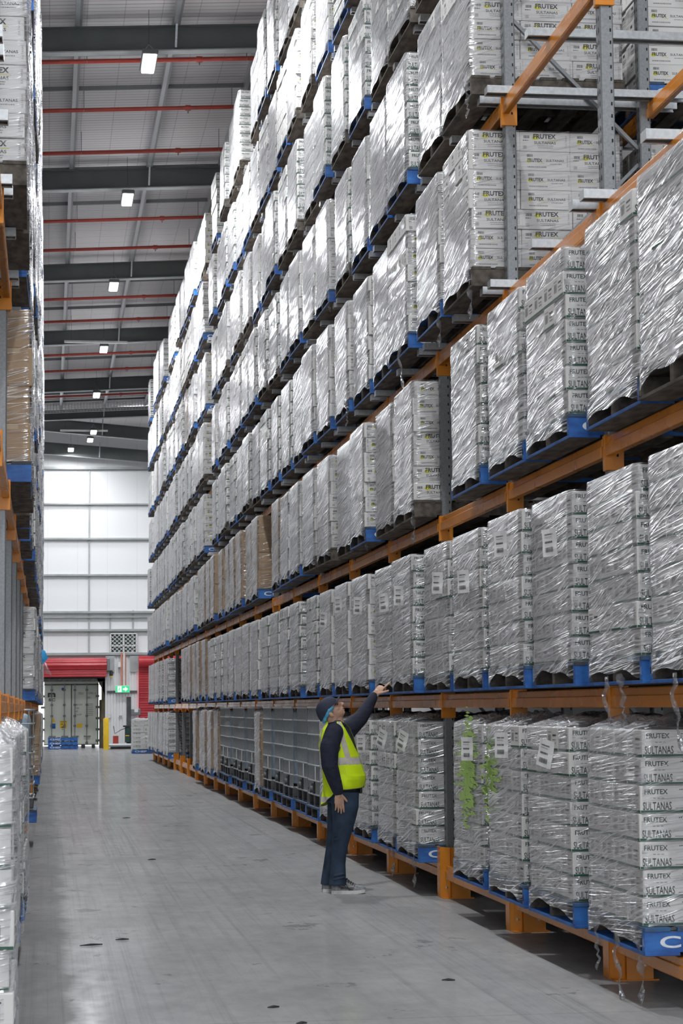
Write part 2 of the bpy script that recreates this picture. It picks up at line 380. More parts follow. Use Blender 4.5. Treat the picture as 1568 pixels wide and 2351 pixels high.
def print_yellow(side, big=True):
    if side == 'front' and big:
        p = [('G',[(-.098,.098),(-.088,.118),(-.06,.130),(-.045,.11),(-.05,.09),(-.075,.085)],'yellow',.0005),
             ('T','FRUTEX',-.086,.096,.172,.036,'inkblack',.035,.0009),
             ('G',[(.02,.088),(.10,.082),(.10,.086),(.02,.092)],'yellow',.0005),
             ('T','SULTANAS',-.08,.056,.165,.021,'inkblack',.012,.0009),
             ('V','SULTONO',.165,.035,.013,.082,'inkgrey',0,.0006) if False else ('V','SULTANAS',.168,.035,.013,.088,'inkgrey',0,.0006)]
        p += barcode(-.16,.098,.048,.022,'inkblack',5)+tinytext(-.165,.08,.042,.006,'inkblack',2)+barcode(-.165,.018,.03,.025,'inkgrey',8)
        p += tinytext(-.055,.040,.12,.006,'inkgrey',3)+tinytext(-.05,.026,.11,.006,'inkgrey',4)
        return p
    if side == 'front':
        p = [('G',[(-.140,.07),(-.133,.088),(-.112,.098),(-.102,.082),(-.105,.064),(-.125,.06)],'yellow',.0005),
             ('T','FRUTEX',-.131,.066,.112,.027,'inkblack',.035,.0009),
             ('G',[(-.06,.06),(-.005,.056),(-.005,.059),(-.06,.063)],'yellow',.0005),
             ('T','SULTANAS',.01,.070,.135,.018,'inkblack',.012,.0009),
             ('V','SULTANAS',.178,.035,.012,.085,'inkgrey',0,.0006)]
        p += barcode(-.135,.105,.045,.02,'inkblack',15)+tinytext(-.13,.024,.14,.010,'inkgrey',13)+tinytext(.04,.05,.09,.006,'inkgrey',14)
        return p
    p = [('V','SULTANAS',-.06,.03,.014,.09,'inkgrey',0,.0006)]
    p += barcode(.02,.09,.05,.025,'inkblack',25)+tinytext(.02,.06,.08,.007,'inkgrey',26)+tinytext(.02,.04,.07,.007,'inkgrey',27)
    return p
def add_carton(mb, kind, ox, oy, oz, rz=0.0, faces=('-y','-x','+x'), jit=0.0, lod=0):
    t = MB()
    if kind == 'kraft':
        w2, d2, h = .285, .262, .272
        t.box(-w2,w2,-d2,d2,0,h,'kraft', .006)
        if lod < 2:
            put(t, [('R',-.012,.012,h*.0+.01,h-.01,'tape',.0006)], '-y', d2) if False else None
            for fc, dd in (('-y', d2), ('-x', w2), ('+x', w2)):
                if fc in faces: put(t, [('R',-.2,.2,h-.04,h-.003,'tape',.0006)] + ([('R',-.02,.08,.09,.2,'paper',.0008)] if (fc == '-y' and jit > .5) else []), fc, dd)
    else:
        t.box(-CW/2,CW/2,-CD/2,CD/2,.0015,CH-.0015,'carton', .005)
        big = kind == 'ybig'
        for fc in faces:
            fr = fc in ('-y','+y')
            pr = print_green('front' if fr else 'side') if kind == 'green' else print_green('wide' if fr else 'side') if kind == 'greenb' else print_yellow('front' if fr else 'side', big)
            if lod: pr = [q for q in pr if q[0] in 'TG' or (q[0] == 'R' and q[5] in ('inkband','inkblack'))]
            put(t, pr, fc, CD/2 if fr else CW/2)
    mtx = Matrix.Translation((ox,oy,oz)) @ Matrix.Rotation(rz,4,'Z')
    for k in t.mats:
        idx = t.mats.index(k); fs = [q for q, mm in zip(t.f, t.m) if mm == idx]
        used = sorted({a for q in fs for a in q}); mp = {a:i for i, a in enumerate(used)}
        mb.add([t.v[a] for a in used], [tuple(mp[a] for a in q) for q in fs], k, mtx)

LX, LY, ZB = 1.15, 1.05, .152     # load size on the pallet, deck height
def carton_layout(kind, layers, seed):
    rr = random.Random(seed); out = []
    for l in range(layers):
        sx = rr.uniform(-.012,.012); sy = rr.uniform(-.01,.01)
        if kind == 'kraft':
            for i in range(2):
                for j in range(2):
                    out.append((l, i, j, (i-.5)*.574+sx, (j-.5)*.527+sy, ZB+l*.272, rr.uniform(-.01,.01), 'kraft'))
        else:
            for i in range(3):
                for j in range(4):
                    k = kind if kind in ('green','greenb') else ('ybig' if rr.random() < .45 else 'ysmall')
                    out.append((l, i, j, (i-1)*.384+sx+rr.uniform(-.004,.004), (j-1.5)*.263+sy+rr.uniform(-.004,.004), ZB+l*CH, rr.uniform(-.012,.012), k))
    return out
_stack = {}
def stack_mesh(kind, layers, seed, lod=0):
    key = (kind, layers, seed, lod)
    if key in _stack: return _stack[key]
    mb = MB(); top = layers-1
    mb.box(-LX/2+.05,LX/2-.05,-LY/2+.05,LY/2-.05,ZB,ZB+layers*(.272 if kind=='kraft' else CH)-.03,'kraft' if kind=='kraft' else 'carton')
    for (l,i,j,x,y,z,rz,k) in carton_layout(kind, layers, seed):
        outer = j == 0 or i in (0, 2 if kind != 'kraft' else 1)
        if not outer and l != top: continue
        fcs = []
        if j == 0: fcs.append('-y')
        if i == 0: fcs.append('-x')
        if kind != 'kraft' and i == 2: fcs.append('+x')
        if lod: fcs = [q for q in fcs if q == '-y' or l % 2 == 0]
        add_carton(mb, k, x, y, z, rz, fcs, jit=random.Random(seed+l*7+i).random(), lod=lod)
    _stack[key] = mb.mesh('carton_stack'); return _stack[key]
_single = {}
def single_mesh(kind, faces, lab=False):
    key = (kind, faces, lab)
    if key in _single: return _single[key]
    mb = MB(); add_carton(mb, kind, 0,0,0,0,faces, jit=1.0 if lab else 0.0); _single[key] = mb.mesh('carton'); return _single[key]
_core = {}
def core_mesh(kind, layers):
    key = (kind, layers)
    if key not in _core:
        mb = MB(); h = .272 if kind == 'kraft' else CH; k = 'kraft' if kind == 'kraft' else 'carton'
        c = .02 if kind == 'kraft' else .28
        mb.box(-LX/2+.30,LX/2-.20,-LY/2+.29,LY/2-.03,ZB,ZB+layers*h-.02,k,.01); _core[key] = mb.mesh('inner_cartons')
    return _core[key]

# ------------------------------------------------------------------ pallets
def pallet_mesh(brown=False):
    mb = MB(); s = 1.165/2; BL = 'wood' if brown else 'blue'
    # three bearers run across the aisle depth (x), seen end-on from the aisle
    for y in (-s+.03, 0, s-.03):
        k = BL if y != 0 else 'wood'
        mb.box(-s,s,y-.024,y+.024,.022,.128,'wood',.003)
        if y != 0: o_ = .0245*(1 if y > 0 else -1); mb.box(-s,s,min(y+o_*.9,y+o_),max(y+o_*.9,y+o_),.022,.128,BL); mb.box(-s-.001,-s+.01,y-.0235,y+.0235,.024,.126,BL); mb.box(s-.01,s+.001,y-.0235,y+.0235,.024,.126,BL)
    for i in range(7):
        x = -s + .07 + i*(1.165-.14)/6; wdt = .062 if 0 < i < 6 else .07
        mb.box(x-wdt,x+wdt,-s,s,.128,.150,'bluedirty' if 0 < i < 6 and not brown else ('wood' if brown else 'bluedirty'),.002)
    for x in (-s+.09, -s+.33, 0, s-.33, s-.09):
        hw = .10 if abs(x) > .3 else .06; xa, xb = max(x-hw,-s), min(x+hw,s)
        mb.box(xa,xb,-s,s,.004,.022,'wood' if abs(x) < s-.2 or brown else 'blue',.002)
        mb.add([(xa+.004,-s+.004,.003),(xb-.004,-s+.004,.003),(xb-.004,s-.004,.003),(xa+.004,s-.004,.003)],[(3,2,1,0)],'wood')
    if not brown: put(mb, [('T','CHEP',-.50,.044,.42,.062,'logo',.02,.0012)], '-y', s-.0055)
    # bearer-end marks on the aisle side
    for y in (-s+.03, s-.03):
        mb.add([(-s-.001,y-.016,.05),(-s-.001,y+.014,.055),(-s-.001,y+.010,.085),(-s-.001,y-.008,.1)],[(0,1,2,3)],'logo')
    return mb.mesh('pallet_base')
PALLET = pallet_mesh(); PALLET2 = pallet_mesh(True)

# ------------------------------------------------------------------ stretch film
def fnoise(rr, n=10, fmin=1, fmax=6):
    a = [(rr.uniform(fmin,fmax), rr.uniform(fmin,fmax), rr.uniform(0,6.28), rr.uniform(.4,1)) for _ in range(n)]
    return lambda u, v: sum(w_*np.sin(p*u+q*v+o) for p, q, o, w_ in a)/n
def film_mesh(seed, height, layers, lh, cap=0, lod=0):
    rr = random.Random(seed)
    nu = 132 if lod == 0 else (64 if lod == 1 else 28); nv = 52 if lod == 0 else (24 if lod == 1 else 9)
    hx, hy, rc = LX/2+.006, LY/2+.006, .035
    segs = [(2*hx-2*rc),(pi/2*rc),(2*hy-2*rc),(pi/2*rc)]*2; Ltot = sum(segs)
    def ringpt(s):
        s %= Ltot
        c = [((-hx+rc,-hy),(1,0)),((hx-rc,-hy+rc),0),((hx,-hy+rc),(0,1)),((hx-rc,hy-rc),1),((hx-rc,hy),(-1,0)),((-hx+rc,hy-rc),2),((-hx,hy-rc),(0,-1)),((-hx+rc,-hy+rc),3)]
        for (sg, cc) in zip(segs, c):
            if s <= sg:
                if isinstance(cc[1], tuple):
                    d = cc[1]; return (cc[0][0]+d[0]*s, cc[0][1]+d[1]*s, d[1], -d[0])
                a = -pi/2 + cc[1]*pi/2 + s/rc; return (cc[0][0]+rc*cos(a), cc[0][1]+rc*sin(a), cos(a), sin(a))
            s -= sg
        return ringpt(0)
    S = np.linspace(0, Ltot, nu, endpoint=False); R = np.array([ringpt(s) for s in S])
    n1 = fnoise(rr, 12, 2, 9); n2 = fnoise(rr, 12, 9, 26); n3 = fnoise(rr, 8, 1, 4)
    verts = []; uvs = []; arch = .105*rr.uniform(.35,1)
    diag = [(rr.uniform(0,Ltot), rr.uniform(-.9,.9), rr.uniform(.3,1)) for _ in range(3)]
    for iv in range(nv+1):
        t = iv/nv
        for iu in range(nu):
            x, y, nx, ny = R[iu]
            # bottom edge: pulled down over the pallet corners, arched between them
            frac = min(abs(y-hy), abs(y+hy))/hy if abs(nx) > .5 else min(abs(x-hx), abs(x+hx))/hx
            low = .03 + arch*min(1, frac*1.8)**.7 + .012*sin(S[iu]*9+seed)
            z = low + (height-low)*t
            lay = ((z-ZB)/lh) % 1.0
            bul = .006*sin(pi*max(0,min(1,lay)))**.5 if z > ZB else 0
            d = .004 + bul + .009*n1(S[iu]*.6, z*2.2) + .004*n2(S[iu]*.25, z*2.8) + .012*n3(S[iu]*.7+3, z)
            for s0, sl, am in diag:
                q = ((S[iu]-s0-sl*z+Ltot/2) % Ltot)-Ltot/2; d += .006*am*math.exp(-(q/.03)**2)
            if z < ZB: d = max(d, .006)+.012
            verts.append((x+nx*d, y+ny*d, z)); uvs.append((S[iu], z))
    # over the top
    rows = 3 if cap == 0 else (7 if lod == 0 else 4)
    for k in range(1, rows+1):
        sh = (.10 if cap == 0 else .97)*k/rows
        for iu in range(nu):
            x, y, nx, ny = R[iu]
            zz = height + (.012 if cap == 0 else .05+.0*k)*sin(pi*min(1,sh*1.6)) + (.012 if cap == 0 else .07)*n1(x*5+5+seed, y*5)*min(1,sh*4+.1)*1.6
            if cap: zz = max(zz, height+.004)
            verts.append((x*(1-sh), y*(1-sh), zz)); uvs.append((S[iu], height+sh*.5))
    nr = nv+1+rows; F = []; uvf = []
    for r in range(nr-1):
        for u in range(nu):
            a = r*nu+u; b = r*nu+(u+1)%nu; F.append((a, b, b+nu, a+nu))
            u1 = uvs[b][0] if u < nu-1 else Ltot
            uvf += [(uvs[a][0],uvs[a][1]),(u1,uvs[b][1]),(u1,uvs[b+nu][1]),(uvs[a+nu][0],uvs[a+nu][1])]
    me = bpy.data.meshes.new('stretch_wrap'); me.from_pydata(verts, [], F)
    ul = me.uv_layers.new(name='UVMap'); ul.data.foreach_set('uv', [c for p in uvf for c in p])
    me.materials.append(MT['film']); me.polygons.foreach_set('use_smooth', [True]*len(F)); me.update(); return me
_film = {}
def film(kind, layers, var, cap, lod):
    key = (kind, layers, var, cap, lod)
    if key not in _film:
        lh = .272 if kind == 'kraft' else CH
        _film[key] = film_mesh(100+var*13+layers, ZB+layers*lh+.006, layers, lh, cap, lod)
    return _film[key]

def sheet_mesh(seed):     # documents pocket stuck on the film
    mb = MB(); w2, h2 = .062, .085
    n = 5; rr = random.Random(seed)
    vs = []
    for j in range(n):
        for i in range(n):
            vs.append((-.004*sin(i*1.3+seed)-.003*sin(j*2), (i/(n-1)-.5)*2*w2*-1, (j/(n-1)-.5)*2*h2))
    fs = [(j*n+i, j*n+i+1, (j+1)*n+i+1, (j+1)*n+i) for j in range(n-1) for i in range(n-1)]
    mb.add(vs, fs, 'paper')
    p = barcode(-.035,-.06,.07,.03,'inkblack',seed)+tinytext(-.035,.045,.07,.008,'inkblack',seed+1)+tinytext(-.035,.03,.06,.005,'inkgrey',seed+2)+tinytext(-.035,-.005,.065,.012,'inkblack',seed+3)
    put(mb, p, '-x', .008)
    return mb.mesh('document_pocket')
SHEETS = [sheet_mesh(i) for i in range(3)]
def tail_mesh(seed, L=.32):      # twisted loose film end
    rr = random.Random(seed); mb = MB(); vs = []; n = 14; x = y = 0
    for i in range(n+1):
        t = i/n; x += rr.uniform(-.012,.012); y += rr.uniform(-.02,.02); a = t*7+seed; wd = .020*(1-.5*t)+.008*sin(t*17)
        vs += [(x-wd*sin(a), y-wd*cos(a), -L*t), (x+wd*sin(a), y+wd*cos(a), -L*t-.004), (x+.5*wd, y-.6*wd, -L*t+.004)]
    fs = []
    for i in range(n):
        for a, b in ((0,1),(1,2),(2,0)): fs.append((i*3+a, i*3+b, i*3+3+b, i*3+3+a))
    mb.add(vs, fs, 'filmthick'); me = mb.mesh('loose_film_tail', True); me.uv_layers.new(name='UVMap')
    for i, d in enumerate(me.uv_layers[0].data): d.uv = (i*.01, i*.07)
    return me
TAILS = [tail_mesh(i, .22+.07*i) for i in range(4)]
def spray_mesh():
    mb = MB(); rr = random.Random(4)
    for i in range(150):
        z = rr.gauss(0,.14); y = rr.gauss(0,.11)*(1.3-abs(z)*2); a = rr.uniform(.04,.12); b = rr.uniform(.006,.016)
        mb.add([(0,y-a,z-b*.4),(0,y+a*.2,z-b),(0,y+a,z),(0,y,z+b)],[(0,1,2,3)],'marker')
    return mb.mesh('lime_spray_mark')
SPRAY = spray_mesh()

# ------------------------------------------------------------------ room shell
Y_END = 86.0
Z_R = 12.2          # rafter underside at x=-.13
def roofz(x): return 12.2 + .053*(x+.13)
X0W, X1W = -7.0, 11.5
mb = MB(); mb.add([(X0W,-14,0),(X1W,-14,0),(X1W,Y_END+6,0),(X0W,Y_END+6,0)],[(0,1,2,3)],'floor'); struct('floor', mb)
mb = MB(); zc = lambda x: roofz(x)+.43+.2
mb.add([(X0W,-14,zc(X0W)),(X1W,-14,zc(X1W)),(X1W,79.5,zc(X1W)),(X0W,79.5,zc(X0W))],[(3,2,1,0)],'ceiling')
mb.add([(X0W,79.5,12.95),(X1W,79.5,12.95),(X1W,Y_END,12.95),(X0W,Y_END,12.95)],[(3,2,1,0)],'ceiling')
struct('ceiling', mb)
mb = MB(); mb.box(X0W-.2,X0W,-14,Y_END,0,14,'white_metal'); struct('wall_left', mb)
mb = MB(); mb.box(X1W,X1W+.2,-14,Y_END,0,14,'white_metal'); struct('wall_right', mb)
# end wall with two door openings
WY = Y_END
D1 = (-1.9, 2.33); D2 = (3.66, 6.6); DH = 3.02; D2H = 3.55
mb = MB()
mb.box(X0W,D1[0],WY,WY+.2,0,14,'panel'); mb.box(D1[0],D1[1],WY,WY+.2,DH,14,'panel')
mb.box(D1[1],D2[0],WY,WY+.2,0,14,'panel'); mb.box(D2[0],D2[1],WY,WY+.2,D2H,14,'panel'); mb.box(D2[1],X1W,WY,WY+.2,0,14,'panel')
struct('wall_back', mb)
def Zw(y): return 1.6 + (1627-y)*WY/4850*1.0 + .0
def Xw(x): return (x-108)*WY/4850*1.02
# girts and joints on the end wall
gi = 1
for (yy, hh) in ((1080,.16),(1162,.10),(1242,.12),(1325,.12),(1410,.14),(1421,.07),(1451,.14),(1505,.16)):
    mb = MB(); z = Zw(yy); mb.box(X0W,X1W,WY-.12,WY-.003,z-hh*.2,z+hh*.45,'girt'); mb.box(X0W,X1W,WY-.14,WY-.10,z-hh*.35,z-hh*.15,'rafter')
    struct('trim_%d' % gi, mb); gi += 1
for xx, z0, z1 in ((200, Zw(1505), Zw(1080)), (247, Zw(1505), Zw(1410)), (298, Zw(1505), Zw(1405)), (60, 3.2, 11)):
    mb = MB(); X = Xw(xx); mb.box(X-.03,X+.03,WY-.05,WY-.003,z0,z1,'girt'); struct('trim_%d' % gi, mb); gi += 1
# corrugated pillar between the doors
mb = MB(); xa, xb = Xw(236), Xw(309)
n = 22
for i in range(n):
    a = xa+(xb-xa)*i/n; b = xa+(xb-xa)*(i+1)/n; d = .05 if i % 2 else .08
    mb.box(a,b-.004,WY-d,WY-.004,0,3.75,'white_metal')
struct('trim_%d' % gi, mb); gi += 1
for x0_, x1_ in ((237,256),(291,311)):
    mb = MB(); mb.box(Xw(x0_),Xw(x1_),WY-.14,WY-.09,3.05,3.75,'girt'); struct('trim_%d' % gi, mb); gi += 1
mb = MB(); mb.box(Xw(240),Xw(307),WY-.12,WY-.085,2.20,2.30,'rafter'); struct('trim_%d' % gi, mb); gi += 1

# roller door drum over the open bay
t = empty('roller_door', (0,WY-.3,0), 'red roller door rolled up above the open dock at the far end', 'door')
mb = MB(); xs = (D1[0]-.05, Xw(238.5)); nn = 40; vs = []; fs = []
for i in range(nn):
    a = 2*pi*i/nn; r = .27 + (.012 if i % 4 < 2 else -.006)
    vs += [(xs[0], r*cos(a), 3.34+r*sin(a)), (xs[1], r*cos(a), 3.34+r*sin(a))]
for i in range(nn): j = (i+1)%nn; fs.append((2*i,2*i+1,2*j+1,2*j))
fs += [tuple(2*i for i in range(nn)), tuple(2*i+1 for i in range(nn-1,-1,-1))]
mb.add(vs, fs, 'red'); link('rolled_curtain', mb.mesh('rolled_curtain'), t)
mb = MB()
for q in range(3): mb.box(xs[0],xs[1],-.20+.01*(q%2),-.17,2.86+q*.09,2.86+q*.09+.075,'red',.01)
link('bottom_slats', mb.mesh('bottom_slats'), t)
mb = MB(); mb.box(xs[1],xs[1]+.12,-.2,.25,3.1,3.6,'galvdark',.02); link('end_bracket', mb.mesh('end_bracket'), t)
# closed red roller door
t = empty('roller_door', (0,WY-.3,0), 'closed red roller door right of the exit sign', 'door')
mb = MB(); a, b = D2[0]+.02, D2[1]
for q in range(34): mb.box(a,b,.02+.012*(q%2),.07,q*.098,q*.098+.085,'red',.012)
mb.box(a-.03,b,.07,.09,0,3.4,'red')
link('curtain', mb.mesh('curtain'), t)
mb = MB(); vs = []; fs = []; nn = 24
for i in range(nn):
    an = 2*pi*i/nn; vs += [(a-.03, .26*cos(an), 3.45+.24*sin(an)), (b, .26*cos(an), 3.45+.24*sin(an))]
for i in range(nn): j = (i+1)%nn; fs.append((2*i,2*i+1,2*j+1,2*j))
fs += [tuple(2*i for i in range(nn))]
mb.add(vs, fs, 'red'); link('rolled_curtain', mb.mesh('rolled_curtain'), t)
# dock seal (dark frame)
t = empty('dock_shelter', (0,WY+.2,0), 'dark padded dock shelter around the container at the open door', 'dock shelter')
mb = MB(); mb.box(D1[0],D1[1]+.1,.0,.7,2.80,3.2,'black'); mb.box(D1[0],D1[1]+.1,.0,.4,2.68,2.80,'cont_dark'); link('header_curtain', mb.mesh('header_curtain'), t)
mb = MB(); xr = Xw(226); xe = Xw(222)*(WY+.95)/WY; mb.box(xe+.10,D1[1]+.08,.0,.7,0,2.7,'tan',.03); mb.box(xe+.012,xe+.12,.3,.8,0,1.95,'tan',.02); mb.box(xe+.012,xe+.12,.3,.8,2.55,2.7,'tan',.02)
mb.add([(xr-.15,.0,2.8),(D1[1],.0,2.8),(D1[1],.0,2.0),(xr+.1,.0,2.3)],[(0,3,2,1)],'tan'); link('side_pad', mb.mesh('side_pad'), t)
for i_, (x_, w_) in enumerate(((.36,.10),(.95,.30),(1.45,.08),(1.86,.07))):  # dark blocks added to break up the light gap under the container
    mb = MB(); mb.box(x_-w_,x_+w_,0,.25,.0,.13,'black',.02); tag(link('gap_blocker', mb.mesh('gap_blocker'), None, (0,WY+.62,0)), 'added black light-gap bumper below the container, %s from the left' % ordw(i_+1), 'blocker', 'added blockers under the container')
# shipping container
CY = WY+.95
t = empty('shipping_container', (0,CY,0), 'cream shipping container backed up to the open dock door', 'container')
cx0, cx1, cz0, cz1 = Xw(101)-.0, Xw(222), .12, Xw(108)*0+2.62
k_ = (CY/WY)
cx0 *= k_; cx1 *= k_; seam = Xw(161.5)*k_; cx0 = 2*seam-cx1
mb = MB(); mb.box(cx0,cx1,.06,6,cz0+.02,cz1+.16,'container',.02); link('container_body', mb.mesh('container_body'), t)
for s in (0,1):
    a, b = (cx0+.04, seam-.012) if s == 0 else (seam+.012, cx1-.05)
    mb = MB(); mb.box(a,b,0,.05,cz0+.03,cz1-.07,'container',.01)
    wdt = b-a
    if s == 0:
        put(mb, [('T','m',.02,2.06,.32,.19,'inkblack',.06,.001),('T','SC',.05,1.90,.28,.12,'inkblack',.05,.001),
                 ('G',[(.145,1.05),(.345,1.05),(.245,1.25)],'bollard',.001),('R',.15,.34,.79,1.0,'blue',.001),
                 ('R',.51,.79,.80,1.11,'bollard',.001),('T','CAUTION',.53,1.05,.24,.04,'inkblack',.03,.002),('R',.56,.64,.95,.98,'inkblack',.002),('R',.68,.74,.95,.98,'inkblack',.002),('R',.57,.73,.83,.87,'inkblack',.002)], '-y', -.0)
        put(mb, [('G',[(.63+.06*cos(q*pi/6),2.39+.06*sin(q*pi/6)) for q in range(12)],'blue',.001),('R',.60,.65,.74,.79,'green',.001)], '-y', 0)
    else:
        put(mb, [('T','SZLU',1.25,2.17,.22,.09,'inkgrey',.03,.001),('T','913701 6',1.57,2.17,.40,.09,'inkgrey',.03,.001),('T','45R1',1.57,1.99,.20,.09,'inkgrey',.03,.001),
                 ('T','MAX.G.W.',1.13,1.72,.30,.07,'inkgrey',.03,.001),('T','TARE',1.13,1.58,.16,.07,'inkgrey',.03,.001),('T','NET',1.13,1.45,.12,.07,'inkgrey',.03,.001),('T','CU.CAP',1.13,1.32,.26,.07,'inkgrey',.03,.001),
                 ('R',1.20,1.42,.82,.99,'bollard',.001)] + sum([tinytext(1.57,1.76-.075*q,.28,.03,'inkgrey',q) for q in range(7)],[]), '-y', 0)
    d = link('container_door', mb.mesh('container_door'), t)
    for fx in (.26,.74) if s == 0 else (.12,.58):
        mb = MB(); x = a+wdt*fx; mb.tube([(x,-.05,cz0),(x,-.05,cz1)],.018,'galvdark',8)
        for zz in (cz0+.1,.9,1.3,1.75,2.35): mb.box(x-.05,x+.05,-.06,0,zz-.04,zz+.04,'cont_dark',.008)
        mb.box(x-.12,x+.16,-.08,-.05,.45,.50,'cont_dark',.005)
        link('lock_rod', mb.mesh('lock_rod'), d)
for z in (.3,.75,1.2,1.65,2.1):
    for x in (cx0, cx1):
        mb = MB(); mb.box(x-.13,x+.02,-.03,.06,z-.045,z+.045,'cont_dark',.01); link('door_hinge', mb.mesh('door_hinge'), t)
mb = MB(); mb.box(seam-.014,seam+.014,-.01,.03,cz0,cz1-.05,'black'); mb.box(cx0,cx1,-.012,.03,cz0,cz0+.04,'black'); mb.box(cx0,cx1,-.012,.03,cz1-.07,cz1-.035,'black'); mb.box(cx1-.05,cx1-.02,-.012,.03,cz0,cz1,'black')
link('door_seal', mb.mesh('door_seal'), t)
# louvre vent with lattice guard
t = empty('wall_vent', (0,WY-.02,0), 'square louvre vent behind a white lattice guard, above the exit sign', 'vent')
vx0, vx1, vz0, vz1 = Xw(247.5), Xw(306), Zw(1501), Zw(1458)
mb = MB(); mb.box(vx0,vx1,-.03,0,vz0,vz1,'vent'); link('vent_opening', mb.mesh('vent_opening'), t)
mb = MB(); n = 8; hgt = vz1-vz0; wd = vx1-vx0
for i in range(-8,9):
    for sg in (1,-1):
        pts = []
        for tt in np.linspace(0,1,41):
            z = vz0+hgt*tt; x = vx0+wd/2 + sg*(tt-.5)*hgt*1.1 + i*wd/6*1.0
            if vx0 <= x <= vx1: pts.append((x,-.06,z))
        if len(pts) > 1: mb.bar(pts[0], pts[-1], .022, .022, 'plumbwhite')
for x in (vx0,(vx0+vx1)/2,vx1): mb.bar((x,-.07,vz0),(x,-.07,vz1),.045,.045,'plumbwhite')
for z in (vz0,vz0+hgt*.35,vz1): mb.bar((vx0,-.07,z),(vx1,-.07,z),.045,.045,'plumbwhite')
link('lattice_guard', mb.mesh('lattice_guard'), t)
# pipes on pillar
for nm, x, k, r, lb in (('salmon_pipe',272,'copper',.035,'thin salmon coloured pipe running down to the exit sign'),('white_pipe',277.5,'plumbwhite',.04,'white and salmon pipe right beside the salmon one above the exit sign')):
    mb = MB(); mb.tube([(Xw(x),WY-.2,2.5),(Xw(x),WY-.2,3.83)],r,k,10)
    if nm == 'white_pipe': mb.tube([(Xw(x)+.05,WY-.2,2.5),(Xw(x)+.05,WY-.2,3.83)],.02,'copper',8)
    tag(link(nm, mb.mesh(nm)), lb, 'pipe')
# exit sign
t = empty('exit_sign', (Xw(274),WY-.32,2.36), 'lit green exit sign with running figure and right arrow', 'sign')
sw, sh_ = .30*.97, .145
mb = MB(); mb.box(-sw,sw,0,.08,-sh_,sh_,'plumbwhite',.01); link('sign_housing', mb.mesh('sign_housing'), t)
mb = MB(); put(mb, [('R',-sw+.015,sw-.015,-sh_+.015,sh_-.015,'exitglow',.002),('R',-.20,-.04,-.115,.115,'exitwhite',.004),
    ('G',[(.02,-.035),(.10,-.035),(.10,-.10),(.22,0),(.10,.10),(.10,.035),(.02,.035)],'exitwhite',.004),
    ('G',[(-.135,.03),(-.115,.05),(-.09,.02),(-.12,-.02),(-.09,-.08),(-.105,-.085),(-.14,-.02),(-.165,-.07),(-.18,-.06),(-.15,0)],'exitglow',.006),
    ('G',[(-.12+.018*cos(q*pi/4),.075+.018*sin(q*pi/4)) for q in range(8)],'exitglow',.006)], '-y', 0)
link('sign_face', mb.mesh('sign_face'), t)
# bollard
mb = MB(); mb.tube([(0,0,0),(0,0,1.18),(0,0,1.215),(0,0,1.23)],[.108,.108,.09,.04],'bollard',20); me = mb.mesh('bollard'); smooth_by_angle(me)
tag(link('bollard', me, None, (Xw(238)*.965,WY-3.2,0)), 'yellow steel bollard beside the open dock door', 'bollard')
# wall gadgets
t = empty('alarm_beacon', (Xw(249),WY-.25,3.02), 'small dark warning beacon on bracket beside the rolled-up red door', 'beacon')
mb = MB(); mb.tube([(0,0,-.12),(0,0,-.10),(0,0,.05),(0,0,.1)],[.05,.08,.07,.03],'black',12); link('beacon_body', mb.mesh('beacon_body'), t)
mb = MB(); mb.tube([(0,0,-.17),(0,0,-.12)],[.05,.06],'bollard',12); link('beacon_lens', mb.mesh('beacon_lens'), t)
mb = MB(); mb.box(-.06,.06,-.05,.05,-.1,.1,'plumbwhite',.01); tag(link('junction_box', mb.mesh('junction_box'), None, (Xw(267),WY-.18,3.34)), 'white junction box left of the salmon pipe', 'junction box')
mb = MB(); mb.box(-.07,.07,0,.05,-.05,.05,'plumbwhite',.01); mb.box(-.045,-.015,-.02,0,-.02,.02,'black'); mb.box(.015,.045,-.02,0,-.02,.02,'black')
tag(link('wall_socket', mb.mesh('wall_socket'), None, (Xw(270),WY-.14,1.28)), 'white double socket on the ribbed pillar below the exit sign', 'socket')
mb = MB(); mb.box(-.05,.05,0,.06,-.1,.1,'plumbwhite',.01); tag(link('door_control', mb.mesh('door_control'), None, (Xw(245),WY-.15,1.3)), 'white door control box beside the yellow bollard', 'control box')
# pallet wrapping machine: mast, console, turntable
t = empty('pallet_wrapping_machine', (Xw(279),WY-1.6,0), 'pallet wrapping machine with tall dark mast and low turntable, below the exit sign', 'wrapping machine')
mb = MB(); mb.box(.02,.20,-.1,.1,.1,2.05,'cableg',.015); link('mast', mb.mesh('mast'), t)
mb = MB(); mb.box(-.05,.16,-.3,-.12,.25,.85,'vent',.02); mb.box(-.12,.1,-.32,-.1,.85,.92,'black',.01); mb.box(-.03,.12,-.31,-.30,.5,.53,'bollard'); link('film_carriage', mb.mesh('film_carriage'), t)
mb = MB(); mb.box(.22,.42,-.3,-.1,.22,.85,'plumbwhite',.02); link('control_cabinet', mb.mesh('control_cabinet'), t)
mb = MB(); mb.box(-.75,.62,-.9,.5,.10,.21,'galv',.03); mb.box(-.6,.5,-.85,.45,.0,.10,'black'); link('turntable', mb.mesh('turntable'), t)
mb = MB(); mb.tube([(-.5,-.3,.9),(-.45,-.32,.6),(-.2,-.32,.75),(-.05,-.3,.8)],.015,'black',8); link('cable', mb.mesh('cable'), t)
mb = MB(); mb.tube([(0,0,0),(0,0,.30)],.11,'pipered',14); tag(link('red_drum', mb.mesh('red_drum'), None, (Xw(279)-.42,WY-2.0,.215)), 'small dark red drum standing on the turntable edge', 'drum')
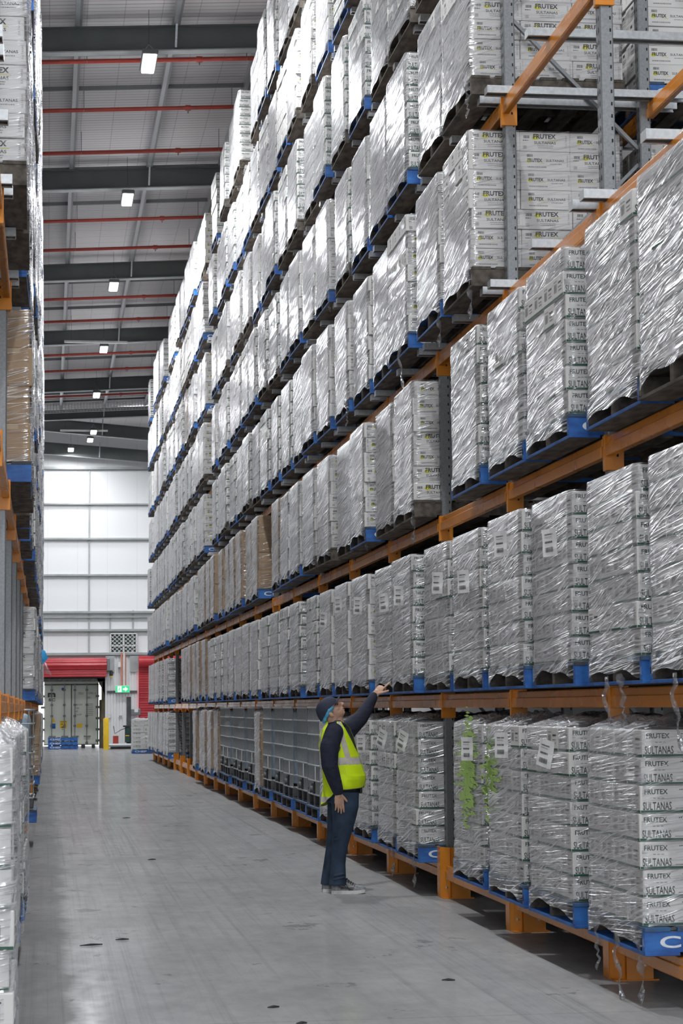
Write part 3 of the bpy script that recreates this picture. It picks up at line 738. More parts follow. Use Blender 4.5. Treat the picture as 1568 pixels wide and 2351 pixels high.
mb = MB(); mb.box(-.2,.2,-.1,.1,-.14,.12,'galvdark',.02); mb.box(-.05,.1,-.11,-.1,-.02,.10,'plumbwhite'); tag(link('wall_cabinet', mb.mesh('wall_cabinet'), None, (Xw(303),WY-.2,1.45)), 'small grey cabinet fixed beside the closed red roller door', 'cabinet')
# stack of blue pallets before the container
for i in range(3):
    o = link('empty_pallet', PALLET, None, (.62, WY-.9, .16*i), (0,0,.0)); tag(o, 'empty blue pallet before the cream container, %s of its stack' % ('bottom','middle','top')[i], 'pallet', 'empty pallets in front of the container')

# ------------------------------------------------------------------ roof steel
def rafter(Y, slope, zl, xr=(X0W,X1W), lab='', x_ref=-.13, depth=.43):
    t = empty('roof_rafter', (0,Y,0), lab, 'roof beam', 'dark steel roof rafters')
    zf = lambda x, d=0: zl + slope*(x-x_ref) + d
    def slab(y0, y1, d0, d1, k):
        m_ = MB(); a, b = xr
        m_.add([(a,y0,zf(a,d0)),(b,y0,zf(b,d0)),(b,y1,zf(b,d0)),(a,y1,zf(a,d0)),(a,y0,zf(a,d1)),(b,y0,zf(b,d1)),(b,y1,zf(b,d1)),(a,y1,zf(a,d1))],
               [(0,3,2,1),(4,5,6,7),(0,1,5,4),(1,2,6,5),(2,3,7,6),(3,0,4,7)],k); return m_
    link('web', slab(-.008,.008,.02,depth-.015,'rafter').mesh('web'), t)
    link('bottom_flange', slab(-.11,.11,0,.02,'flange_lit').mesh('bottom_flange'), t)
    link('top_flange', slab(-.11,.11,depth-.015,depth,'rafter').mesh('top_flange'), t)
    for x in (2.05,5.2):
        m_ = MB(); m_.bar((x,-.10,zf(x,.05)),(x+.02,-.16,zf(x,depth+.16)),.035,.05,'galv'); link('fly_brace', m_.mesh('fly_brace'), t)
RY = [15.3, 24.6, 33.9, 43.15, 52.5, 61.9, 71.2]
names = ['just above the camera','before the nearest visible lamp','behind the nearest visible lamp','second lamp','third lamp','fourth lamp','fifth lamp']
for i, Y in enumerate(RY):
    nm = ['overhead, out of the picture nearest the camera','overhead, out of the picture above the near stacks','behind the nearest visible lamp','behind the second visible lamp','behind the third visible lamp','behind the fourth visible lamp','behind the fifth visible lamp'][i]
    rafter(Y, .053, roofz(-.13), lab='dark steel roof rafter '+nm)
rafter(78.6, .053, 12.25, lab='dark steel rafter under the bright mesh strip of the far roof', depth=.38)
rafter(80.6, -.085, 12.12, xr=(-3.2,X1W), lab='dark steel rafter sloping down rightwards beyond the mesh strip', depth=.5)
rafter(85.2, -.075, 11.78, xr=(-6,X1W), lab='dark steel rafter sloping down rightwards against the end wall', depth=.5)
# purlins run along the hall
px_i = 0
for x in (-1.25,.45,2.05,3.55,5.1,6.7,8.3):
    for i in range(len(RY)):
        ya = RY[i]; yb = RY[i+1] if i+1 < len(RY) else 78.5
        if ya < 24: continue
        if x > 3.6: continue
        z = roofz(x)+.43
        m_ = MB(); m_.box(x-.035,x+.035,ya+.12,yb-.12,z,z+.19,'galv',.0); m_.box(x+.035,x+.075,ya+.12,yb-.12,z,z+.012,'galvdark')
        side = {-1.25:'behind the left rack tops',.45:'left of the lamps',2.05:'right of the lamps',3.55:'above the right rack'}[x]
        tag(link('roof_purlin', m_.mesh('roof_purlin')), 'galvanised purlin %s, roof bay beyond the %s rafter' % (side, ordw(i) if i > 1 else ('closest' )), 'purlin', 'galvanised roof purlins')
bi = 0
for Y in (27.6, 30.8, 34.7, 37.6, 43.4, 46.4, 55.2, 58.8, 64.2, 67.5, 75.0):
    m_ = MB(); a, b = -3, 7; z = lambda x: roofz(x)+.43+.05
    m_.add([(a,Y-.02,z(a)),(b,Y-.02,z(b)),(b,Y+.02,z(b)),(a,Y+.02,z(a)),(a,Y-.02,z(a)+.08),(b,Y-.02,z(b)+.08),(b,Y+.02,z(b)+.08),(a,Y+.02,z(a)+.08)],[(0,3,2,1),(4,5,6,7),(0,1,5,4),(1,2,6,5),(2,3,7,6),(3,0,4,7)],'galvdark')
    bi += 1
    tag(link('bridging_bar', m_.mesh('bridging_bar')), 'grey bridging bar crossing the roof purlins, %s from the camera end' % ordw(bi), 'bridging', 'bridging bars between roof purlins')
def pipe(Y, z0, slope, lab):
    t = empty('sprinkler_pipe', (0,Y,0), lab, 'sprinkler pipe', 'red sprinkler pipes under the roof')
    m_ = MB(); m_.tube([(-5,0,z0+slope*-5),(7,0,z0+slope*7)],.038,'pipered',10); me = m_.mesh('pipe_run'); smooth_by_angle(me); link('pipe_run', me, t)
    for x in (.62, 3.3):
        z = z0+slope*x; m_ = MB(); m_.bar((x,.0,z+.03),(x,0,z+.42),.012,.012,'galvdark'); m_.tube([(x,-.045,z),(x,-.03,z-.035),(x,.03,z-.035),(x,.045,z)],.006,'galvdark',6); link('pipe_hanger', m_.mesh('pipe_hanger'), t)
    for x in (2.5,):
        z = z0+slope*x; m_ = MB(); m_.tube([(x-.05,0,z),(x+.05,0,z)],.052,'pipered',12); m_.tube([(x,0,z-.04),(x,0,z-.1)],.014,'galv',8); link('sprinkler_head', m_.mesh('sprinkler_head'), t)
import itertools
PIPES = [(248,.0),(349,0),(509,0),(577,0),(692,0),(744,0),(822,0),(859,0),(918,0),(132,0)]
for i, (py, _) in enumerate(sorted(PIPES)):
    zz = 12.33; Y = (zz-.02-1.6)*4850/(1629-py)*1.0
    pipe(Y, zz, .053, 'red sprinkler pipe across the roof, %s one down from the picture top' % ordw(i+1))
# bright mesh walkway strip
t = empty('roof_mesh_walkway', (0,76.9,0), 'bright wire mesh strip hung across the roof near the end wall', 'walkway')
m_ = MB(); zs = lambda x: 12.30+.053*x
for q in range(7): m_.bar((-3,0+.05*q,zs(-3)+.06*q),(7,0+.05*q,zs(7)+.06*q),.02,.02,'plumbwhite')
for q in range(90): x = -3+q*.11; m_.bar((x,0,zs(x)),(x,.3,zs(x)+.37),.018,.018,'plumbwhite')
link('wire_grid', m_.mesh('wire_grid'), t)
m_ = MB(); m_.bar((-3,.3,zs(-3)+.46),(7,.3,zs(7)+.46),.06,.06,'rafter'); link('support_rail', m_.mesh('support_rail'), t)

# ------------------------------------------------------------------ lamps
def lamp(x, y, z, lab, power=LAMP_W, L=.95, W=.20, wire=.92):
    t = empty('high_bay_lamp', (x,y,z), lab, 'lamp', 'high bay lamps above the aisle')
    m_ = MB(); m_.box(-W/2-.03,W/2+.03,-L/2-.03,L/2+.03,.03,.11,'rafter',.02); m_.box(-.06,.06,-.15,.15,.11,.17,'galvdark',.01); link('lamp_housing', m_.mesh('lamp_housing'), t)
    m_ = MB(); m_.box(-W/2,W/2,-L/2,L/2,.0,.03,'lampglow',.008); link('diffuser', m_.mesh('diffuser'), t)
    m_ = MB()
    m_.tube([(-W/2,-L*.35,.11),(0,0,.34),(W/2,-L*.35,.11)],.004,'galv',5); m_.tube([(0,0,.34),(0,0,wire)],.004,'black',5); link('suspension_wire', m_.mesh('suspension_wire'), t)
    ld = bpy.data.lights.new('lamp_light', 'AREA'); ld.shape = 'RECTANGLE'; ld.size = W; ld.size_y = L; ld.energy = power; ld.color = (.955,.98,1)
    lo = link('lamp_light', ld, t, (0,0,-.02))
for i, (y) in enumerate((-3.6,5.7,15.0,24.3,33.6,42.9,52.0,61.3,70.4)):
    d = ['behind the camera position','above the camera position','above the near stacks, out of frame','above the picture top edge']
    lab = 'lit high bay lamp hanging over the aisle, ' + (d[i] if i < 4 else '%s from the picture top' % ordw(i-3))
    lamp(1.6, y, 12.0, lab)
lamp(1.70,79.6,11.95,'lit lamp before the end wall, upper right of the far trio', 190, wire=.96); lamp(1.62,82.0,11.95,'lit lamp before the end wall, middle of the far trio', 80, wire=.96); lamp(.9,84.3,11.85,'lit lamp before the end wall, lowest and leftmost of the far trio', 80, wire=1.07)
for k, x in enumerate((-4.5,5.2,9.0)): lamp(x,80.0,11.9,'added unseen lamp brightening the end wall, behind the racks, %s' % ('left side','right side','far right')[k], 170, wire=1.02)  # unseen lamps added to brighten the end wall
for x, y, z, s_ in ((1.35,60.2,12.02,'below the fourth lamp'),(1.35,80.2,12.08,'beside the far trio of lamps')):
    m_ = MB(); m_.box(-.9,.9,-.05,.05,0,.06,'plumbwhite',.01); m_.tube([(-.7,0,.06),(-.7,0,.78)],.004,'black',5); m_.tube([(.7,0,.06),(.7,0,.86)],.004,'black',5); tag(link('batten_light', m_.mesh('batten_light'), None, (x,y,z)), 'unlit white batten light %s' % s_, 'batten light')

# ------------------------------------------------------------------ pallet racking
ZP = [.28, 1.70, 3.19, 4.65, 6.08, 7.50, 8.93, 10.35]      # pallet undersides, tier by tier
PITCH = 2.683
YP = [12.21 + PITCH*k for k in range(-2, 21)]             # upright frames along the aisle
def upright_mesh(hgt, sgn):
    mb = MB(); a, b = .042, .048
    mb.box(-a,a,-b,b,0,hgt,'galvdark',.008)
    mb.box(-a-.004,-a+.001,-b*.45,b*.45,0,hgt,'galvdark') if False else None
    z = .1
    while z < hgt-.1:
        for y in (-.022,.022): mb.add([(-sgn*(a+.0015),y-.006,z),(-sgn*(a+.0015),y+.006,z),(-sgn*(a+.0015),y+.004,z+.032),(-sgn*(a+.0015),y-.004,z+.032)],[(0,1,2,3),(3,2,1,0)],'slot')
        mb.add([(sgn*a*.55-.005,-b-.0015,z),(sgn*a*.55+.005,-b-.0015,z),(sgn*a*.55+.005,-b-.0015,z+.022),(sgn*a*.55-.005,-b-.0015,z+.022)],[(0,1,2,3)],'slot')
        z += .0762*1.0
    return mb.mesh('upright')
def guard_mesh(sgn):
    mb = MB(); pr = [(-.085,.11),(-.085,-.02),(-.02,-.115),(.14,-.115)]
    th = .012
    def wall(p, q, z0, z1):
        p = Vector((p[0]*sgn,p[1],0)); q = Vector((q[0]*sgn,q[1],0)); d = (q-p).normalized(); nrm = Vector((d.y,-d.x,0))*th
        vs = [(*(e.xy),z) for z in (z0,z1) for e in (p,q,q+nrm,p+nrm)]
        mb.add(vs,[(0,1,2,3),(4,5,6,7),(0,1,5,4),(1,2,6,5),(2,3,7,6),(3,0,4,7)],'orange')
    wall(pr[0],pr[1],0,.42); wall(pr[1],pr[2],0,.42); wall(pr[2],pr[3],0,.20); wall(pr[2],(.03,-.115),.2,.42)
    mb.box(min(sgn*-.09,sgn*.17),max(sgn*-.09,sgn*.17),-.14,.12,0,.008,'orange')
    mb.tube([(sgn*.09,-.122,.09),(sgn*.09,-.132,.09)],.009,'galv',6); mb.tube([(-sgn*.05,-.09,.09),(-sgn*.06,-.1,.09)],.009,'galv',6)
    return mb.mesh('foot_guard')
UP_H = 10.85
def beam_mesh(sgn, box=True):
    mb = MB(); L = PITCH/2-.045
    mb.box(-.022,.022,-L,L,-.115,0,'orange',.006); mb.box(-.03 if sgn > 0 else -.022,.022 if sgn > 0 else .03,-L,L,-.115,-.045,'orange',.005)
    return mb.mesh('beam')
def connector_mesh(sgn):
    mb = MB(); mb.box(-.052,.052,-.062,.012,-.20,.012,'orange',.004); mb.box(-.060*1,.060,-.066,-.050,-.20,.012,'orange',.003)
    for z in (-.05,-.12): mb.add([(sgn*.02-.006,-.0675,z),(sgn*.02+.006,-.0675,z),(sgn*.02+.006,-.0675,z+.018),(sgn*.02-.006,-.0675,z+.018)],[(0,1,2,3)],'slot')
    return mb.mesh('beam_connector')
def rail_mesh(sgn):
    mb = MB(); a, b = -.20*sgn, 1.30*sgn; x0, x1 = min(a,b), max(a,b)
    mb.box(x0,x1,-.055,.055,-.006,0,'galv'); mb.box(x0,x1,-.055,-.050,-.055,0,'galv'); mb.box(x0,x1,.050,.055,-.055,0,'galv')
    mb.box(x0,x1,-.055,-.034,-.055,-.050,'galv'); mb.box(x0,x1,.034,.055,-.055,-.050,'galv')
    e = x0 if sgn > 0 else x1; mb.box(e-.002,e+.002,-.055,.055,-.055,0,'galv')
    return mb.mesh('support_rail')
SIDES = {
 'right': dict(s=1, xf=3.35, xface=3.10, rail_dx=0.0),
 'left':  dict(s=-1, xf=-.33, xface=-.14, rail_dx=-.08),
}
side_mesh = {k: dict(up=upright_mesh(UP_H, v['s']), guard=guard_mesh(v['s']), beam=beam_mesh(v['s']), con=connector_mesh(v['s']), rail=rail_mesh(v['s'])) for k, v in SIDES.items()}
brace_m = {}
for k, v in SIDES.items():
    a = MB(); s = v['s']; a.bar((s*.04,0,0),(s*.98,0,.95),.035,.025,'galvdark'); b = MB(); b.bar((s*.98,0,0),(s*.04,0,.95),.035,.025,'galvdark')
    brace_m[k] = (a.mesh('brace'), b.mesh('brace'))
def in_frame(x, y, z):
    zt = 1.6 + (1627+60)*y/4850
    return z < zt and y > 6
for side, S in SIDES.items():
    s = S['s']; sm = side_mesh[side]
    for i, y in enumerate(YP):
        if side == 'right' and y < 9: continue
        hmax = UP_H
        t = empty('upright_frame', (S['xf'], y, 0), 'galvanised upright frame of the %s rack, orange foot guard, %s from camera' % (side, ordw(i if side == 'right' else i+1)), 'rack upright', 'upright frames of the %s pallet rack' % side)
        link('upright', sm['up'], t); link('upright', sm['up'], t, (s*1.02,0,0))
        link('foot_guard', sm['guard'], t, (-.0*s,0,0))
        for q in range(9 if hmax < 11.5 else 9): link('brace', brace_m[side][q%2], t, (0,.03,.35+q*1.07))
    for i in range(len(YP)-1):
        y = (YP[i]+YP[i+1])/2
        if side == 'right' and y < 9: continue
        for n_, zp in enumerate(ZP):
            if not in_frame(S['xf'], YP[i+1], zp): continue
            if side == 'left' and n_ >= 1 and y > 60: pass
            zt = zp - (.008 if n_ < 3 else .056)
            t = empty('rack_shelf', (S['xf'], y, zt), 'orange shelf beams, %s, %s rack, %s bay from camera%s' % (['floor level']+[] if False else ('floor level' if n_ == 0 else TIER[n_]), side, ordw(i if side == 'right' else i+1), '' if n_ < 3 else ', silver rails across'), 'rack beam', 'shelf beams of the %s pallet rack' % side)
            link('front_beam', sm['beam'], t, (-s*.035,0,0)); 
            if y < 60: link('rear_beam', sm['beam'], t, (s*1.06,0,0))
            for e in (-1,1): link('beam_connector', sm['con'], t, (-s*.012, e*(PITCH/2-.0)+ (0.0), 0)) if (e < 0 or i == len(YP)-2) else None
            if n_ >= 3 and y < 64:
                for dy in (-PITCH/2+.12, -.13, PITCH/2-.15): link('support_rail', sm['rail'], t, (S['rail_dx'], dy, .055))

# ------------------------------------------------------------------ palletised loads
def merge(items, name):
    V = []; F = []; Mi = []; UV = []; mats = []; off = 0
    for me, mtx in items:
        n = len(me.vertices); co = np.empty(n*3); me.vertices.foreach_get('co', co); co = co.reshape(-1,3)
        A = np.array(mtx); co = co @ A[:3,:3].T + A[:3,3]; V.append(co)
        lt = np.empty(len(me.polygons), int); me.polygons.foreach_get('loop_total', lt)
        vi = np.empty(len(me.loops), int); me.loops.foreach_get('vertex_index', vi); vi += off
        mm = np.empty(len(me.polygons), int); me.polygons.foreach_get('material_index', mm)
        mp = []
        for q in me.materials:
            if q not in mats: mats.append(q)
            mp.append(mats.index(q))
        Mi.append(np.array(mp)[mm])
        F += [list(a) for a in np.split(vi, np.cumsum(lt)[:-1])]
        uv = np.zeros(len(me.loops)*2)
        if me.uv_layers: me.uv_layers[0].data.foreach_get('uv', uv)
        UV.append(uv); off += n
    out = bpy.data.meshes.new(name); out.from_pydata(np.concatenate(V).tolist(), [], F)
    for q in mats: out.materials.append(q)
    out.polygons.foreach_set('material_index', np.concatenate(Mi))
    out.uv_layers.new(name='UVMap').data.foreach_set('uv', np.concatenate(UV)); out.update(); return out

DESC = {'green':'green-banded cartons', 'greenb':'green-banded cartons', 'y':'yellow-marked cartons', 'kraft':'brown cartons'}
far_items = {'right': [], 'left': []}
count = 0
def place_load(side, tier, y, col, kind, layers, near, wrap=True, cap=0, dx=0.0, dz=0.0, extras=(), x_extra=0.0, label=None, rng=None):
    """y = camera-facing end of the load"""
    global count
    S = SIDES[side]; s = S['s']; rr = rng or random.Random(int(y*100)+tier*7+(5 if s > 0 else 0))
    x = S['xface'] + s*(LX/2 + dx) + x_extra; yc = y + LY/2; z = ZP[tier] + dz
    rz = rr.uniform(-.012,.012)
    var = rr.randrange(5); sv = rr.randrange(3)
    if near == 3:
        far_items[side].append((kind, layers, var, wrap, Matrix.Translation((x,yc,z)) @ Matrix.Rotation(rz,4,'Z'))); return None
    lab = label or 'wrapped pallet of %s, %s of %s rack, %s stack from camera' % (DESC[kind], TIER[tier], side, ordw(col))
    if not wrap and not label: lab = lab.replace('wrapped pallet', 'pallet')
    t = empty('wrapped_pallet', (x,yc,z), lab, 'wrapped pallet', 'wrapped pallets on the %s rack' % side, rz)
    link('pallet_base', PALLET2 if (tier >= 2 and rr.random() < .42) else PALLET, t)
    if near == 0:
        link('inner_cartons', core_mesh(kind, layers), t)
        seed = rr.randrange(50)
        for (l,i,j,cx_,cy_,cz_,crz,k) in carton_layout(kind, layers, seed):
            e = 0 if s > 0 else (1 if kind == 'kraft' else 2)
            if not (j == 0 or i == e): continue
            fc = (('-y',) if j == 0 else ()) + ((('-x',) if s > 0 else ('+x',)) if i == e else ())
            link('carton', single_mesh(k, fc, kind == 'kraft' and l == 2 and i == 0), t, (cx_,cy_,cz_), (0,0,crz))
    else:
        link('carton_stack', stack_mesh(kind, layers, sv, 0 if near == 1 else 1), t)
    if wrap: link('stretch_wrap', film(kind, layers, var, cap, 0 if near == 0 else (1 if near == 1 else 1)), t)
    for e in extras:
        if e[0] == 'sheet': link('document_pocket', SHEETS[e[3]%3], t, (-s*(LX/2+.062), e[1], e[2]), (e[4] if len(e) > 4 else 0, 0, .55 if s > 0 else pi-.55))
        if e[0] == 'sheetf': link('document_pocket', SHEETS[e[3]%3], t, (e[1], -LY/2-.03, e[2]), (0,0,pi/2))
        if e[0] == 'tail': link('loose_film_tail', TAILS[e[3]%4], t, (-s*(LX/2+.02), e[1], e[2]))
        if e[0] == 'spray': link('lime_spray_mark', SPRAY, t, (-s*(LX/2+.017), e[1], e[2]))
    count += 1
    return t

# right rack
IBC_SLOTS = []
kinds_rr = random.Random(21)
def kind_for(tier, y):
    if tier == 0:
        if 31 < y < 32.2: return 'kraft'
        if 39 < y < 45: return 'kraft'
    if tier == 1 and 41 < y < 49.5: return 'kraft'
    if tier == 2 and (28 < y < 44): return 'kraft'
    if tier == 5 and 46 < y < 48: return 'kraft'
    return None
col = 0
blocks = {}
for i in range(1, len(YP)-1):      # bay i from YP[i] to YP[i+1]
    for h_ in (0, 1):
        y0 = YP[i] + (.12 if h_ == 0 else 1.39)
        col += 1
        for tier in range(8):
            zp = ZP[tier]
            if not in_frame(3.1, y0+1.0, zp): continue
            rr = random.Random(i*31+h_*7+tier*101)
            k = kind_for(tier, y0)
            if k is None:
                bk = (tier, (i+tier) // 2)
                if bk not in blocks: blocks[bk] = 'green' if kinds_rr.random() < .6 else 'y'
                k = blocks[bk]
                if tier in (1,) and 20 < y0 < 23.5: k = 'y'
                if tier <= 1 and y0 < 19.5: k = 'green'
                if tier == 2: k = 'green' if y0 < 17 else 'y'
                if tier in (3,4) and y0 < 21: k = 'y' if y0 < 17 or rr.random() < .5 else 'green'
            # empty positions seen in the picture
            if tier == 0 and (y0 < 10 or 16 < y0 < 17): continue
            if tier == 0 and (24 < y0 < 31 or 32.2 < y0 < 38.6): IBC_SLOTS.append((y0, col)); continue
            if tier == 0 and 45.5 < y0 < 54: continue
            if tier == 1 and (49.5 < y0 < 54): continue
            if tier == 2 and 16 < y0 < 17: continue
            if tier >= 3 and y0 < 14.9: continue
            if tier >= 3 and 40 < y0 < 41: continue
            if tier == 2 and 29 < y0 < 30: continue
            if tier == 7 and rr.random() < .10: continue
            if k == 'kraft': layers = 4
            else: layers = 7 if tier < 7 else rr.choice((7,8))
            if tier == 2 and k != 'kraft': layers = 7
            near = 0 if y0 < 17.8 else (1 if y0 < 34 else (2 if y0 < 57.5 else 3))
            wrap = not (tier >= 6 and rr.random() < .12)
            ex = []
            if tier == 0 and y0 < 24:
                if y0 < 11.2: ex = [('tail', .35, .12, 1), ('tail', -.1, .08, 3), ('tail', -.47, .10, 2)]
                elif y0 < 12.5: ex = [('sheet', -.15, 1.02, 0, .25)]
                elif y0 < 14: ex = [('sheet', -.2, 1.05, 1, 0), ('spray', .42, .80, 0)]
                elif y0 < 15.5: ex = [('spray', -.1, .95, 0), ('spray', -.05, .72, 0), ('sheet', -.3, 1.0, 2, 0)]
                elif y0 < 19: ex = [('sheet', -.1, 1.02, 0, .4), ('tail', -.3, .14, 2)]
                else: ex = [('sheet', -.3, .95, 1, 0)]
            if tier == 1 and y0 < 24:
                ex = [('sheet', rr.uniform(-.35,-.1), rr.uniform(.8,1.0), rr.randrange(3), rr.uniform(-.1,.1))]
                if y0 < 12: ex = [('tail', .1, .05, 3), ('tail', -.2, .06, 1)]
            if tier in (2,3,4) and rr.random() < .3 and y0 < 24: ex = [('tail', -.45, .14, rr.randrange(4))]
            if tier == 3 and 17 < y0 < 18.5: ex = [('tail', -.2, .1, 3)]
            lab = None
            if tier == 0 and y0 < 11.2: lab = 'wrapped pallet of white cartons, blue base with white lettering, at bottom right corner'
            if tier == 0 and 14.9 < y0 < 15.3: lab = 'wrapped pallet with lime green spray on its film, beside the near empty slot'
            cap = 1 if tier == 0 and near < 3 else 0
            place_load('right', tier, y0 + rr.uniform(-.03,.03), col, k, layers, near, wrap, cap, dx=rr.uniform(-.03,.04), extras=ex, label=lab, rng=rr)
# second row of pallets seen behind through the empty bays
for tier, y in ((3,15.02),(4,15.02),(2,17.7)):
    o = place_load('right', tier, y, 0, 'y', 7, 0, False, 0, x_extra=1.33, label='pallet of yellow-marked cartons behind the aisle row, %s, back of right rack' % TIER[tier])

# left rack
col = 0
for i in range(0, len(YP)-1):
    for h_ in (0, 1):
        y0 = YP[i] + (.12 if h_ == 0 else 1.39); col += 1
        for tier in range(8):
            if not in_frame(-.14, y0+1.0, ZP[tier]): continue
            rr = random.Random(i*17+h_*5+tier*77+3)
            if tier == 0:
                if not (7.5 < y0 < 14 or y0 > 37.5): continue
            if tier == 1 and y0 < 26.5: continue
            if tier == 2 and y0 < 14.9: continue
            if tier >= 3 and y0 < 12.2: continue
            k = 'green' if rr.random() < .5 else 'y'
            if tier == 2 and 14.9 < y0 < 15.4: k = 'kraft'
            if tier == 0 and y0 > 37: k = 'kraft' if y0 < 44 else 'y'
            if tier == 0 and y0 < 14: k = 'greenb'
            if tier == 1 and y0 < 30: k = 'y'
            near = 0 if y0 < 16 and tier in (0,2,3) else (1 if y0 < 23 else (2 if y0 < 27 or (tier <= 1 and y0 < 44) else 3))
            lab = None
            if tier == 0 and y0 < 9: lab = 'blurred wrapped pallet of green-banded cartons on the floor at the lower left'
            if tier == 2 and k == 'kraft': lab = 'wrapped pallet of brown cartons with dark tape at left picture edge'
            place_load('left', tier, (7.85 if h_ == 1 and i == 0 and tier == 0 else y0)+rr.uniform(-.02,.02), col, k, 4 if k == 'kraft' else 7, near, True, 1 if tier == 0 and near < 3 else 0, dx=rr.uniform(-.015,.035), rng=rr, label=lab)

# far ends of both racks: more of the same, past the first three hundred
def simple_stack(kind, layers):
    mb = MB(); h = .272 if kind == 'kraft' else CH
    for l in range(layers):
        o = .006*(l%2); mb.box(-LX/2+o,LX/2-o,-LY/2+o,LY/2-o,ZB+l*h+.002,ZB+(l+1)*h-.002,'kraft' if kind=='kraft' else 'carton')
        if kind == 'green': put(mb, [('R',-LX/2+.01,LX/2-.01,ZB+l*h+.006,ZB+l*h+.02,'inkband',.002)]+[('R',-.56+.384*c,-.42+.384*c,ZB+l*h+a,ZB+l*h+b,'ink',.003) for c in range(3) for a, b in ((.03,.06),(.1,.12))], '-y', LY/2)
        elif kind == 'y': put(mb, [('R',-.5+.384*c,-.34+.384*c,ZB+l*h+.07,ZB+l*h+.09,'inkblack',.003) for c in range(3)]+[('R',-.53+.384*c,-.48+.384*c,ZB+l*h+.065,ZB+l*h+.1,'yellow',.002) for c in range(3)], '-y', LY/2)
    return mb.mesh('s')
ss = {}
pb = MB()
for y in (-.55,0,.55): pb.box(-.58,.58,y-.024,y+.024,.022,.128,'blue')
pb.box(-.58,.58,-.58,.58,.128,.15,'bluedirty'); pb.box(-.58,.58,-.58,.58,.004,.02,'wood'); pbm = pb.mesh('b')
back = []  # mostly unseen row added to keep the view through the rack dark
for i in range(2, len(YP)-1):
    for h_ in (0,1):
        for tier in range(8):
            y0 = YP[i] + (.12 if h_ == 0 else 1.39)
            if not in_frame(3.1, y0+1, ZP[tier]): continue
            if tier in (2,3,4) and y0 < 18.2: continue
            back.append(('y' if (i+tier)%3 else 'green', 7, 0, False, Matrix.Translation((5.30, y0+LY/2, ZP[tier]))))
far_items['back'] = back
for side, items in far_items.items():
    lst = []
    for (k, la, var, wr, mtx) in items:
        if (k, la) not in ss: ss[(k, la)] = simple_stack(k, la)
        lst.append((ss[(k,la)], mtx)); lst.append((pbm, mtx))
        if wr: lst.append((film(k, la, var, 0, 2), mtx))
    if lst:
        o = link('distant_wrapped_pallets', merge(lst, 'distant_wrapped_pallets'))
        if side == 'back': o.name = 'added_back_row'
        tag(o, 'distant wrapped pallets filling the far end of the %s rack' % side if side != 'back' else 'pallet row added behind the right rack to darken its gaps', 'wrapped pallets', None, 'stuff')

# ------------------------------------------------------------------ caged liquid totes
def tote_meshes():
    W2, D2, Ht = .50, .57, 1.02
    tank = MB()
    n = 24; vs = []; fs = []
    def ring(z, sc): return [((abs(cos(2*pi*q/n))**.35*math.copysign(1,cos(2*pi*q/n)))*W2*.93*sc, (abs(sin(2*pi*q/n))**.35*math.copysign(1,sin(2*pi*q/n)))*D2*.93*sc, z) for q in range(n)]
    zs = [(.02,.9),(.05,1),(.9,1),(.95,.97),(.98,.85),(.985,.0001)]
    for z, sc in zs: vs += ring(z, sc)
    for r in range(len(zs)-1):
        for q in range(n): fs.append((r*n+q, r*n+(q+1)%n, (r+1)*n+(q+1)%n, (r+1)*n+q))
    tank.add(vs, fs, 'tank'); tank.tube([(0,0,.97),(0,0,1.01)],.09,'cableg',14)
    cage = MB()
    zr = [.0,.16,.34,.52,.70,.86,1.02]
    for z in zr:
        pts = [(-W2,-D2+.04,z),(-W2+.04,-D2,z),(W2-.04,-D2,z),(W2,-D2+.04,z),(W2,D2-.04,z),(W2-.04,D2,z),(-W2+.04,D2,z),(-W2,D2-.04,z),(-W2,-D2+.04,z)]
        cage.tube(pts,.010 if z < 1 else .013,'galv',6,False)
    for q in range(12):
        y = -D2+.06+q*(2*D2-.12)/11
        for x in (-W2+.004,W2-.004): cage.tube([(x,y,.0),(x,y,1.02)],.0055,'galv',5,False)
    for q in range(10):
        x = -W2+.06+q*(2*W2-.12)/9
        for y in (-D2+.004,D2-.004): cage.tube([(x,y,.0),(x,y,1.02)],.008,'galv',5,False)
    base = MB()
    for x in (-W2+.05,0,W2-.05):
        for y in (-D2+.06,0,D2-.06): base.box(x-.05,x+.05,y-.06,y+.06,-.12,0,'cableg',.012)
    base.box(-W2,W2,-D2,D2,-.012,.012,'galvdark',.005)
    for y in (-D2+.06,D2-.06,0): base.box(-W2,W2,y-.05,y+.05,-.135,-.12,'galvdark',.003)
    plate = MB(); plate.box(-W2-.022,-W2-.014,-.30,-.24,.17,.33,'plumbwhite',.003)
    valve = MB(); valve.box(-W2-.02,-W2+.08,-.08,.10,.01,.15,'black',.02); valve.tube([(-W2-.05,.0,.06),(-W2+.02,.0,.06)],.04,'cableg',12)
    tm = tank.mesh('tank'); smooth_by_angle(tm, 50)
    return dict(tank=tm, cage=cage.mesh('cage', True), skid_base=base.mesh('skid_base'), label_plate=plate.mesh('label_plate'), outlet_valve=valve.mesh('outlet_valve'))
TOTE = tote_meshes()
def tote(x, y, z, lab, grp='caged liquid totes on the floor tier'):
    t = empty('liquid_tote', (x,y,z), lab, 'liquid tote', grp)
    for k, me in TOTE.items(): link(k, me, t)
    return t
for q, (y0, c) in enumerate(IBC_SLOTS):
    x = SIDES['right']['xface'] + .53 + (.02 if q % 2 else -.01)
    p = link('pallet', PALLET, None, (x+.05, y0+.55, ZP[0])); tag(p, 'blue pallet carrying a caged tote, floor tier of right rack, %s stack from camera' % ordw(c), 'pallet', 'blue pallets under the totes')
    tote(x, y0+.57, ZP[0]+.152+.135, 'steel-caged pale tote on blue pallet, floor tier right rack, %s stack from camera' % ordw(c))
tote(-.155-.5, 25.6, ZP[0]+.152+.135, 'steel-caged tote with dark blue contents on the left rack floor tier', None)
p = link('pallet', PALLET, None, (-.70,25.6,ZP[0])); tag(p, 'blue pallet under the caged tote of the left rack', 'pallet')

